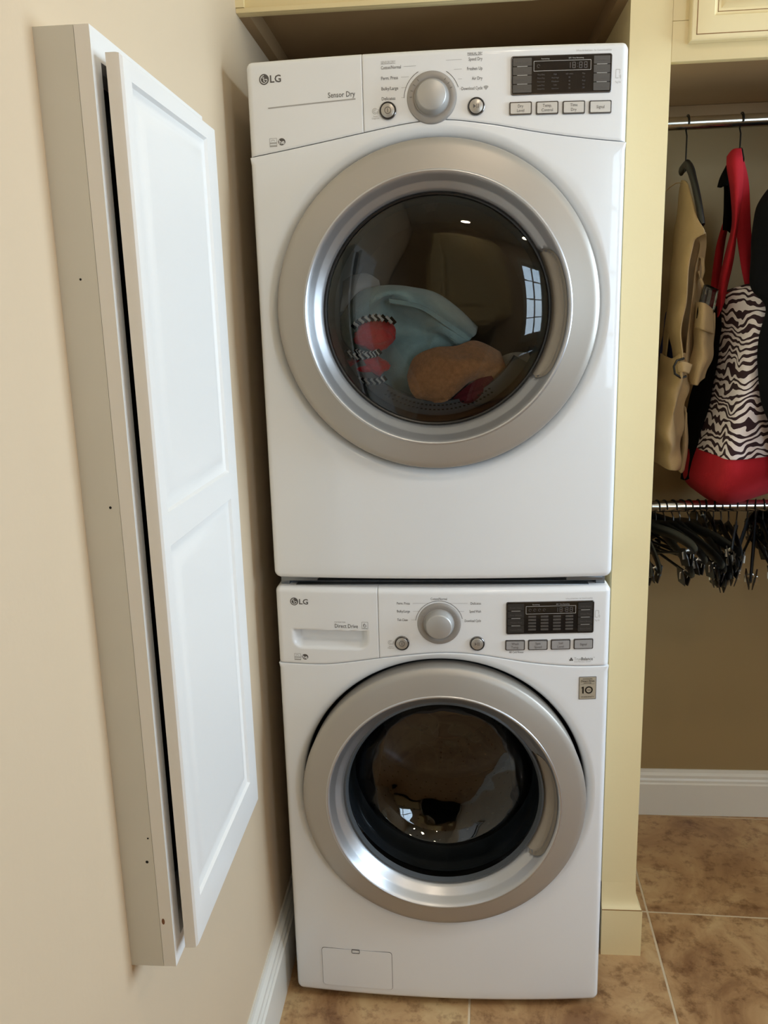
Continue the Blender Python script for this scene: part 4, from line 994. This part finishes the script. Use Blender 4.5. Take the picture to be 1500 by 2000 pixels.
# upper hangers
UZ = 1.9515
def upper_hanger(x, label, neckdrop, arm, drop, rz=0, fat=.016, path=None):
    t = thing('coat_hanger', label, 'hanger', (x, .48, UZ)); t.rotation_euler.z = rz
    tube('hook', hook_pts(0, 0, .0172, neckdrop), .0019, 'hook', t, 8)
    z0 = -.0172-neckdrop
    L = [(0, -arm, z0-drop), (0, -arm*.6, z0-drop*.45), (0, -arm*.15, z0-.012), (0, 0, z0), (0, arm*.15, z0-.012), (0, arm*.6, z0-drop*.45), (0, arm, z0-drop)]
    if path: L = [(a-x, b-.48, c-UZ) for a, b, c in path]
    bm = bmesh.new(); add_tube(bm, cr(L, 24), [fat*.9]+[fat]*10+[fat*1.1]*3+[fat]*10+[fat*.9], 10, .55); bmo('shoulder_bar', bm, 'hangb', t, smooth=60)
    return t
upper_hanger(.570, 'black coat hanger on the upper rod holding the khaki vest', .088, .17, .105, 0, .012, [(0.5728, 0.530, 1.8555), (0.5730, 0.500, 1.8607), (0.5734, 0.475, 1.8609), (0.5731, 0.440, 1.8418), (0.5734, 0.400, 1.8018), (0.5757, 0.372, 1.7600), (0.5800, 0.355, 1.7148)])
upper_hanger(.690, 'black coat hanger on the upper rod holding the red straps of the zebra tote', .060, .15, .09, 0, .008, [(0.6851, 0.530, 1.8703), (0.6867, 0.500, 1.8818), (0.6900, 0.475, 1.8848), (0.6880, 0.460, 1.8756), (0.6848, 0.440, 1.8590)])
upper_hanger(.855, 'black coat hanger on the upper rod holding the long black coat', .085, .2, .08)

# khaki vest
vest = thing('utility_vest', 'khaki canvas utility vest with pockets hanging closest to the dryer bay', 'vest', (.57, .45, 1.5))
def L3(rows, o=(.57, .45, 1.5)): return [[tuple(a-b for a, b in zip(p, o)) for p in r] for r in rows]
loft('front_panel', L3([
    [(0.5698, 0.500, 1.8314), (0.5644, 0.460, 1.8255), (0.5652, 0.440, 1.8190), (0.5675, 0.430, 1.8097)],
    [(0.5667, 0.520, 1.7795), (0.5595, 0.440, 1.7716), (0.5641, 0.400, 1.7641), (0.5698, 0.380, 1.7450)],
    [(0.5653, 0.530, 1.7105), (0.5544, 0.430, 1.7069), (0.5610, 0.360, 1.7030), (0.5765, 0.320, 1.6984)],
    [(0.5621, 0.530, 1.6751), (0.5505, 0.430, 1.6675), (0.5521, 0.370, 1.6682), (0.5618, 0.350, 1.6782)],
    [(0.5599, 0.530, 1.5912), (0.5485, 0.430, 1.5875), (0.5481, 0.370, 1.5896), (0.5549, 0.350, 1.5952)],
    [(0.5559, 0.530, 1.5181), (0.5446, 0.430, 1.5202), (0.5411, 0.370, 1.5233), (0.5504, 0.350, 1.5284)],
    [(0.5569, 0.500, 1.4692), (0.5468, 0.420, 1.4708), (0.5449, 0.380, 1.4715), (0.5452, 0.350, 1.4720)],
    [(0.5590, 0.460, 1.4215), (0.5513, 0.410, 1.4214), (0.5483, 0.370, 1.4184), (0.5514, 0.350, 1.4146)]]), 'khaki', vest, 24, 60, .003, .009, 34, seed=1)
loft('back_panel', L3([
    [(0.5614, 0.370, 1.7040), (0.5715, 0.350, 1.7038), (0.5844, 0.340, 1.6970)],
    [(0.5832, 0.380, 1.6801), (0.5911, 0.380, 1.6798), (0.5977, 0.380, 1.6818)],
    [(0.5823, 0.400, 1.6305), (0.5941, 0.410, 1.6307), (0.6050, 0.420, 1.6288)],
    [(0.5789, 0.400, 1.5626), (0.5909, 0.410, 1.5603), (0.6058, 0.430, 1.5569)],
    [(0.5717, 0.390, 1.4938), (0.5889, 0.410, 1.4874), (0.6075, 0.430, 1.4809)],
    [(0.5667, 0.380, 1.4246), (0.5890, 0.410, 1.4169), (0.6101, 0.430, 1.4096)],
    [(0.5647, 0.380, 1.3718), (0.5832, 0.400, 1.3641), (0.6045, 0.430, 1.3592)]]), 'khaki', vest, 14, 44, .003, .003, 30, seed=3)
loft('lining', L3([
    [(0.5966, 0.500, 1.6949), (0.6055, 0.490, 1.6995), (0.6172, 0.480, 1.6924)],
    [(0.5876, 0.500, 1.5892), (0.6020, 0.500, 1.5887), (0.6164, 0.500, 1.5883)],
    [(0.5783, 0.500, 1.4809), (0.5953, 0.500, 1.4804), (0.6148, 0.500, 1.4799)],
    [(0.5761, 0.480, 1.3958), (0.5895, 0.480, 1.3955), (0.6065, 0.480, 1.3951)]]), 'khaki2', vest, 10, 24, .002, .004, 30, label='darker inside of the vest seen through the armhole')
loft('skirt_panel', L3([
    [(0.5436, 0.530, 1.4316), (0.5443, 0.420, 1.4235), (0.5495, 0.360, 1.4373), (0.5719, 0.380, 1.4361)],
    [(0.5388, 0.530, 1.3687), (0.5336, 0.420, 1.3457), (0.5440, 0.350, 1.3801), (0.5811, 0.400, 1.3820)],
    [(0.5365, 0.530, 1.3049), (0.5292, 0.420, 1.3093), (0.5387, 0.350, 1.3217), (0.5744, 0.400, 1.3284)],
    [(0.5354, 0.530, 1.2402), (0.5307, 0.430, 1.2465), (0.5349, 0.360, 1.2553), (0.5755, 0.420, 1.2655)],
    [(0.5340, 0.530, 1.1813), (0.5331, 0.440, 1.1886), (0.5379, 0.370, 1.1933), (0.5761, 0.420, 1.2036)],
    [(0.5323, 0.530, 1.1615), (0.5340, 0.450, 1.1641), (0.5417, 0.380, 1.1633), (0.5734, 0.420, 1.1598)]]), 'khaki', vest, 36, 50, .004, .024, 40, seed=7)
loft('edge_panel', L3([
    [(0.5618, 0.560, 1.5182), (0.5597, 0.530, 1.5156), (0.5562, 0.500, 1.5119)],
    [(0.5554, 0.580, 1.4296), (0.5536, 0.540, 1.4285), (0.5506, 0.500, 1.4201)],
    [(0.5488, 0.580, 1.3131), (0.5488, 0.530, 1.3111), (0.5495, 0.490, 1.3084)],
    [(0.5458, 0.580, 1.1668), (0.5448, 0.530, 1.1679), (0.5482, 0.490, 1.1677)]]), 'khaki', vest, 10, 24, .003, .004, 30)
pk = loft('pocket', L3([
    [(0.5913, 0.400, 1.5451), (0.5979, 0.370, 1.5421), (0.6268, 0.400, 1.5246)],
    [(0.5857, 0.390, 1.5107), (0.5957, 0.355, 1.5047), (0.6309, 0.400, 1.4922)],
    [(0.5847, 0.390, 1.4646), (0.5934, 0.350, 1.4595), (0.6284, 0.400, 1.4551)],
    [(0.5810, 0.390, 1.4238), (0.5932, 0.350, 1.4194), (0.6279, 0.400, 1.4223)],
    [(0.5778, 0.390, 1.3709), (0.5852, 0.360, 1.3646), (0.6140, 0.400, 1.3778)]]), 'khaki', vest, 22, 30, .006, .010, 50, seed=5, label='bulging cargo pocket')
loft('pocket_flap', L3([
    [(0.5846, 0.385, 1.5507), (0.5934, 0.355, 1.5475), (0.6220, 0.385, 1.5314)],
    [(0.5814, 0.375, 1.4937), (0.5913, 0.340, 1.4880), (0.6258, 0.380, 1.4787)]]), 'khaki', vest, 14, 8, .003, .003, 30)
tube('d_ring', [tuple(a-b for a, b in zip(p, (.57, .45, 1.5))) for p in ((0.5530, 0.345, 1.4263), (0.5360, 0.340, 1.4223), (0.5298, 0.340, 1.4087), (0.5329, 0.340, 1.3925), (0.5483, 0.345, 1.3826), (0.5608, 0.350, 1.3855))], .0028, 'hook', vest, 8, label='dark metal ring')
loft('tab', L3([[(0.5377, 0.345, 1.4129), (0.5496, 0.335, 1.4199), (0.5718, 0.345, 1.4121)], [(0.5420, 0.345, 1.3943), (0.5518, 0.335, 1.3970), (0.5649, 0.345, 1.3915)]]), 'khaki', vest, 10, 6, .003)
for a in ([(0.5890, 0.400, 1.6527), (0.5945, 0.390, 1.6462), (0.5983, 0.390, 1.6182), (0.5963, 0.395, 1.5960), (0.5883, 0.395, 1.6188)], [(0.5924, 0.390, 1.6015), (0.5987, 0.385, 1.5842), (0.6019, 0.385, 1.5672)]):
    tube('strap_loop', [tuple(p[i]-(.57, .45, 1.5)[i] for i in range(3)) for p in a], .0028, 'khaki', vest, 6, 1.4)
loft('inner_pouch', L3([
    [(0.5637, 0.570, 1.5307), (0.5685, 0.560, 1.5354), (0.5739, 0.560, 1.5278)],
    [(0.5564, 0.570, 1.4680), (0.5627, 0.540, 1.4746), (0.5767, 0.530, 1.4682)],
    [(0.5516, 0.570, 1.4045), (0.5597, 0.540, 1.4032), (0.5765, 0.520, 1.4187)],
    [(0.5555, 0.570, 1.3723), (0.5602, 0.550, 1.3606), (0.5661, 0.530, 1.3745)]]), 'navy', vest, 14, 20, .004, .006, 50, label='dark blue nylon pouch inside the vest')
loft('hanging_strap', L3([[(0.5769, 0.430, 1.3135), (0.5833, 0.420, 1.3021), (0.5914, 0.430, 1.2641)], [(0.5814, 0.440, 1.2005), (0.5863, 0.430, 1.1957), (0.5960, 0.440, 1.2003)], [(0.5815, 0.450, 1.1482), (0.5853, 0.440, 1.1448), (0.5937, 0.450, 1.1506)]]), 'khaki', vest, 8, 14, .003, .005, 40)
tube('cord', [tuple(p[i]-(.57, .45, 1.5)[i] for i in range(3)) for p in ((0.5634, 0.460, 1.8210), (0.5548, 0.500, 1.8252), (0.5459, 0.520, 1.8194), (0.5391, 0.540, 1.8110))], .0012, 'khaki', vest, 6, label='thin khaki cord')
# clear plastic box in the vest pocket
cb = loft('plastic_box', [[(0.6002, 0.375, 1.5882), (0.6315, 0.395, 1.5768)], [(0.5866, 0.365, 1.5366), (0.6202, 0.385, 1.5246)], [(0.5856, 0.365, 1.5141), (0.6122, 0.385, 1.5043)]], 'clearp', None, 4, 8, .012)
tag(cb, 'small clear plastic box poking out of the khaki vest pocket', 'box')
# dark garment behind the vest
dg = loft('dark_garment', [
    [(0.6898, 0.620, 1.5405), (0.6704, 0.520, 1.5417), (0.6679, 0.470, 1.5337)],
    [(0.6924, 0.640, 1.4373), (0.6663, 0.520, 1.4414), (0.6614, 0.460, 1.4312)],
    [(0.6585, 0.660, 1.3175), (0.6507, 0.540, 1.3338), (0.6501, 0.470, 1.3208)],
    [(0.6473, 0.660, 1.2223), (0.6308, 0.540, 1.2309), (0.6332, 0.480, 1.2321)],
    [(0.6447, 0.660, 1.1391), (0.6312, 0.550, 1.1503), (0.6263, 0.500, 1.1585)],
    [(0.6430, 0.660, 1.0899), (0.6298, 0.570, 1.1024), (0.6250, 0.520, 1.1157)]], 'blackc', None, 16, 40, .006, .008, 30, seed=11)
tag(dg, 'black garment hanging in shadow between the khaki vest and the zebra tote', 'garment')
# zebra tote
TO = (.72, .40, 1.4)
def LT(rows): return L3(rows, TO)
tote = thing('tote_bag', 'zebra print tote bag with red canvas base and straps hanging upside from the upper rod', 'bag', TO)
tote['label'] = 'zebra print tote bag with red canvas base and red straps hanging on the upper rod'
back = [(.99, .50), (.86, .60), (.70, .62)]
def trow(pl, pm, ps, pr, z):
    return [pl, pm, ps, pr]
loft('zebra_panel', LT([
    [(0.7040, 0.460, 1.5841), (0.7093, 0.420, 1.5869), (0.7388, 0.380, 1.5843), (0.7893, 0.380, 1.5783)],
    [(0.6716, 0.470, 1.5714), (0.6876, 0.400, 1.5753), (0.7288, 0.350, 1.5767), (0.8031, 0.370, 1.5664)],
    [(0.6660, 0.480, 1.5363), (0.6863, 0.400, 1.5413), (0.7196, 0.330, 1.5455), (0.8146, 0.370, 1.5326)],
    [(0.6677, 0.500, 1.4419), (0.6787, 0.390, 1.4471), (0.6997, 0.310, 1.4466), (0.8248, 0.370, 1.4304)],
    [(0.6620, 0.520, 1.3415), (0.6680, 0.380, 1.3461), (0.6898, 0.300, 1.3463), (0.8352, 0.370, 1.3259)],
    [(0.6422, 0.530, 1.2514), (0.6548, 0.380, 1.2544), (0.6779, 0.300, 1.2548), (0.8417, 0.370, 1.2430)],
    [(0.6299, 0.530, 1.1969), (0.6439, 0.380, 1.1987), (0.6713, 0.300, 1.1989), (0.8445, 0.370, 1.2070)]]), 'zebra', tote, 40, 50, .004, .003, 14, seed=2)
loft('red_base', LT([
    [(0.6299, 0.535, 1.1989), (0.6453, 0.385, 1.2004), (0.6728, 0.305, 1.2004), (0.8463, 0.375, 1.2087)],
    [(0.6217, 0.540, 1.1587), (0.6449, 0.400, 1.1585), (0.6768, 0.320, 1.1575), (0.8509, 0.390, 1.1649)],
    [(0.6238, 0.560, 1.1178), (0.6469, 0.440, 1.1109), (0.6829, 0.360, 1.1110), (0.8422, 0.430, 1.1232)],
    [(0.6545, 0.600, 1.0801), (0.6764, 0.500, 1.0673), (0.7078, 0.440, 1.0717), (0.8278, 0.500, 1.0868)],
    [(0.6974, 0.630, 1.0529), (0.7169, 0.580, 1.0366), (0.7400, 0.550, 1.0401), (0.8196, 0.580, 1.0575)]]), 'redbag', tote, 40, 30, .005, .003, 14, seed=4)
loft('back_panel', LT([
    [(0.7074, 0.470, 1.5820), (0.7613, 0.620, 1.5700), (0.8741, 0.620, 1.5667), (0.7970, 0.400, 1.5766)],
    [(0.6716, 0.490, 1.5327), (0.7342, 0.660, 1.4881), (0.8952, 0.660, 1.4839), (0.8184, 0.380, 1.5326)],
    [(0.6488, 0.540, 1.2501), (0.7144, 0.680, 1.2463), (0.8941, 0.680, 1.2431), (0.8457, 0.380, 1.2416)],
    [(0.6231, 0.545, 1.1578), (0.7031, 0.690, 1.1334), (0.8790, 0.690, 1.1310), (0.8509, 0.390, 1.1649)],
    [(0.6974, 0.630, 1.0529), (0.7350, 0.690, 1.0476), (0.8301, 0.690, 1.0537), (0.8267, 0.600, 1.0534)]]), 'maroonbag' if 'maroonbag' in M else 'redbag', tote, 30, 40, .004)
loft('top_binding', LT([
    [(0.6658, 0.470, 1.5692), (0.6848, 0.420, 1.5762), (0.7118, 0.400, 1.5859), (0.7314, 0.360, 1.5892), (0.7946, 0.380, 1.5826)],
    [(0.6680, 0.468, 1.5620), (0.6860, 0.415, 1.5680), (0.7130, 0.395, 1.5778), (0.7315, 0.352, 1.5800), (0.7956, 0.375, 1.5734)]]), 'redbag', tote, 30, 4, .005)
loft('strap', LT([
    [(0.6595, 0.470, 1.8742), (0.6662, 0.450, 1.8855), (0.6810, 0.440, 1.8852)],
    [(0.6551, 0.450, 1.8445), (0.6615, 0.420, 1.8447), (0.6823, 0.420, 1.8330)],
    [(0.6645, 0.440, 1.7876), (0.6666, 0.410, 1.7834), (0.6824, 0.420, 1.7787)],
    [(0.6708, 0.440, 1.7207), (0.6684, 0.410, 1.7176), (0.6764, 0.420, 1.7128)],
    [(0.6588, 0.440, 1.6534), (0.6589, 0.410, 1.6512), (0.6714, 0.420, 1.6459)],
    [(0.6490, 0.440, 1.5849), (0.6493, 0.410, 1.5837), (0.6645, 0.430, 1.5840)],
    [(0.6524, 0.450, 1.5150), (0.6517, 0.430, 1.5266), (0.6626, 0.440, 1.5497)]]), 'redbag', tote, 12, 50, .003, .002, 20)
loft('strap', LT([
    [(0.6740, 0.460, 1.8827), (0.6877, 0.460, 1.8799), (0.6951, 0.470, 1.8683)],
    [(0.6822, 0.460, 1.8230), (0.6959, 0.460, 1.8225), (0.7112, 0.470, 1.8124)],
    [(0.6831, 0.450, 1.7213), (0.6991, 0.450, 1.7208), (0.7188, 0.460, 1.7155)],
    [(0.6941, 0.440, 1.6409), (0.7079, 0.440, 1.6404), (0.7262, 0.450, 1.6382)],
    [(0.7061, 0.430, 1.5805), (0.7152, 0.430, 1.5825), (0.7289, 0.440, 1.5825)]]), 'redbag', tote, 12, 40, .003, .002, 20)
loft('strap', LT([
    [(0.6976, 0.580, 1.7586), (0.6995, 0.570, 1.7574), (0.7073, 0.580, 1.7583)],
    [(0.6827, 0.590, 1.6881), (0.6884, 0.580, 1.6870), (0.7001, 0.590, 1.6850)],
    [(0.6780, 0.600, 1.6029), (0.6840, 0.590, 1.5998), (0.6971, 0.600, 1.5961)],
    [(0.6765, 0.600, 1.5405), (0.6838, 0.590, 1.5376), (0.6970, 0.600, 1.5336)]]), 'redbag', tote, 8, 30, .003)
# black ribbon tie on the tote's hanger
rb_ = loft('ribbon', [
    [(0.6673, 0.500, 1.8580), (0.6676, 0.490, 1.8596), (0.6696, 0.480, 1.8512)],
    [(0.6522, 0.490, 1.8267), (0.6534, 0.470, 1.8213), (0.6601, 0.460, 1.8128)],
    [(0.6485, 0.490, 1.8110), (0.6485, 0.470, 1.8081), (0.6510, 0.460, 1.8110)]], 'blackc', None, 8, 14, .004, .004, 60)
tag(rb_, 'short black ribbon end beside the red tote strap', 'ribbon')
rk = loft('belt', [
    [(0.6692, 0.520, 1.8500), (0.6736, 0.510, 1.8425), (0.6828, 0.520, 1.8381)],
    [(0.6748, 0.520, 1.7755), (0.6800, 0.510, 1.7740), (0.6916, 0.520, 1.7691)],
    [(0.6746, 0.520, 1.7175), (0.6811, 0.510, 1.7162), (0.6928, 0.520, 1.7110)]], 'blackc', None, 8, 20, .004, .004, 40)
tag(rk, 'narrow black belt hanging behind the red tote strap', 'belt')
# long black coat at the right edge, its near front edge falling across the tote
def coat_row(a, b, z, g=0): return [a, b, (.875, .235, z), (.955-g, .27, z), (.965-g, .50, z), (.93-g, .66, z), (.90, .55, z), (.885, .36, z)]
bgm = loft('black_coat', [
    [(0.7733, 0.460, 1.8173), (0.7808, 0.450, 1.8176), (.850, .44, 1.835), (.862, .46, 1.835), (.866, .49, 1.835), (.862, .52, 1.835), (.852, .52, 1.835), (.845, .50, 1.835)],
    coat_row((0.7074, 0.360, 1.7483), (0.7170, 0.290, 1.7442), 1.760, .03),
    coat_row((0.6948, 0.340, 1.6556), (0.7114, 0.270, 1.6495), 1.680, .01),
    coat_row((0.6896, 0.320, 1.5843), (0.7127, 0.260, 1.5810), 1.610),
    coat_row((0.7195, 0.300, 1.5362), (0.7281, 0.250, 1.5350), 1.565),
    coat_row((0.7044, 0.290, 1.4690), (0.7276, 0.250, 1.4691), 1.500),
    coat_row((0.7075, 0.290, 1.3916), (0.7331, 0.250, 1.3933), 1.430),
    coat_row((0.7261, 0.290, 1.3124), (0.7503, 0.250, 1.3048), 1.350),
    coat_row((0.7786, 0.290, 1.1967), (0.7858, 0.250, 1.1916), 1.240),
    coat_row((0.7895, 0.290, 1.1262), (0.8016, 0.250, 1.1282), 1.180)], 'blackc', None, 60, 80, .004, .006, 24, closed=True, seed=6)
tag(bgm, 'long black coat hanging at the right edge, partly in front of the zebra tote', 'coat')

# ------------------------------------------------------------------ room behind the camera (seen in the door glass)
opp = thing('wall_cabinet', 'cream wall cabinets on the wall behind the viewer, mirrored in the dryer glass', 'cabinet', (.3, FY, 1.5))
oo = (.3, FY, 1.5)
box('carcass', (-.10, .84, FY+.001, FY+.32, 1.5, 2.5), 'cream', opp, off=oo)
for k in range(2):
    d = panel_door('door', .44, .96, [(.06, .38, .06, .90)], .02, 'cream', opp, grv=.01); d.rotation_euler.z = PI; d.location = (-.40+.46+k*.465, .3205, .02)
bs = thing('base_cabinet', 'cream base cabinets with a dark worktop behind the viewer', 'cabinet', (.3, FY, 0))
oo = (.3, FY, 0)
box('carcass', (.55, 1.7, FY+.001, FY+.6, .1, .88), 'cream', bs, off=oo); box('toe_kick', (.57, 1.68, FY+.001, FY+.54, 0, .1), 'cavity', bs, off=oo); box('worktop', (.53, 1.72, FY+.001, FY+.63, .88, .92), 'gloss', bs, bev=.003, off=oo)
for k in range(2):
    d = panel_door('door', .52, .72, [(.06, .46, .06, .66)], .02, 'cream', bs, grv=.01); d.rotation_euler.z = PI; d.location = (.25+.54+k*.56, .6005, .13)
d1 = box('dark_doorway', (-.30, .45, FY+.001, FY+.03, 0, 1.45), 'cavity', kind='structure', bev=.002)  # solid slab, its near-black colour standing for an unlit doorway
for b in ((-.36, -.30, 0, 1.5), (.45, .51, 0, 1.5)): box('door_casing', (b[0], b[1], FY+.001, FY+.035, b[2], b[3]-.002), 'trimw', d1)
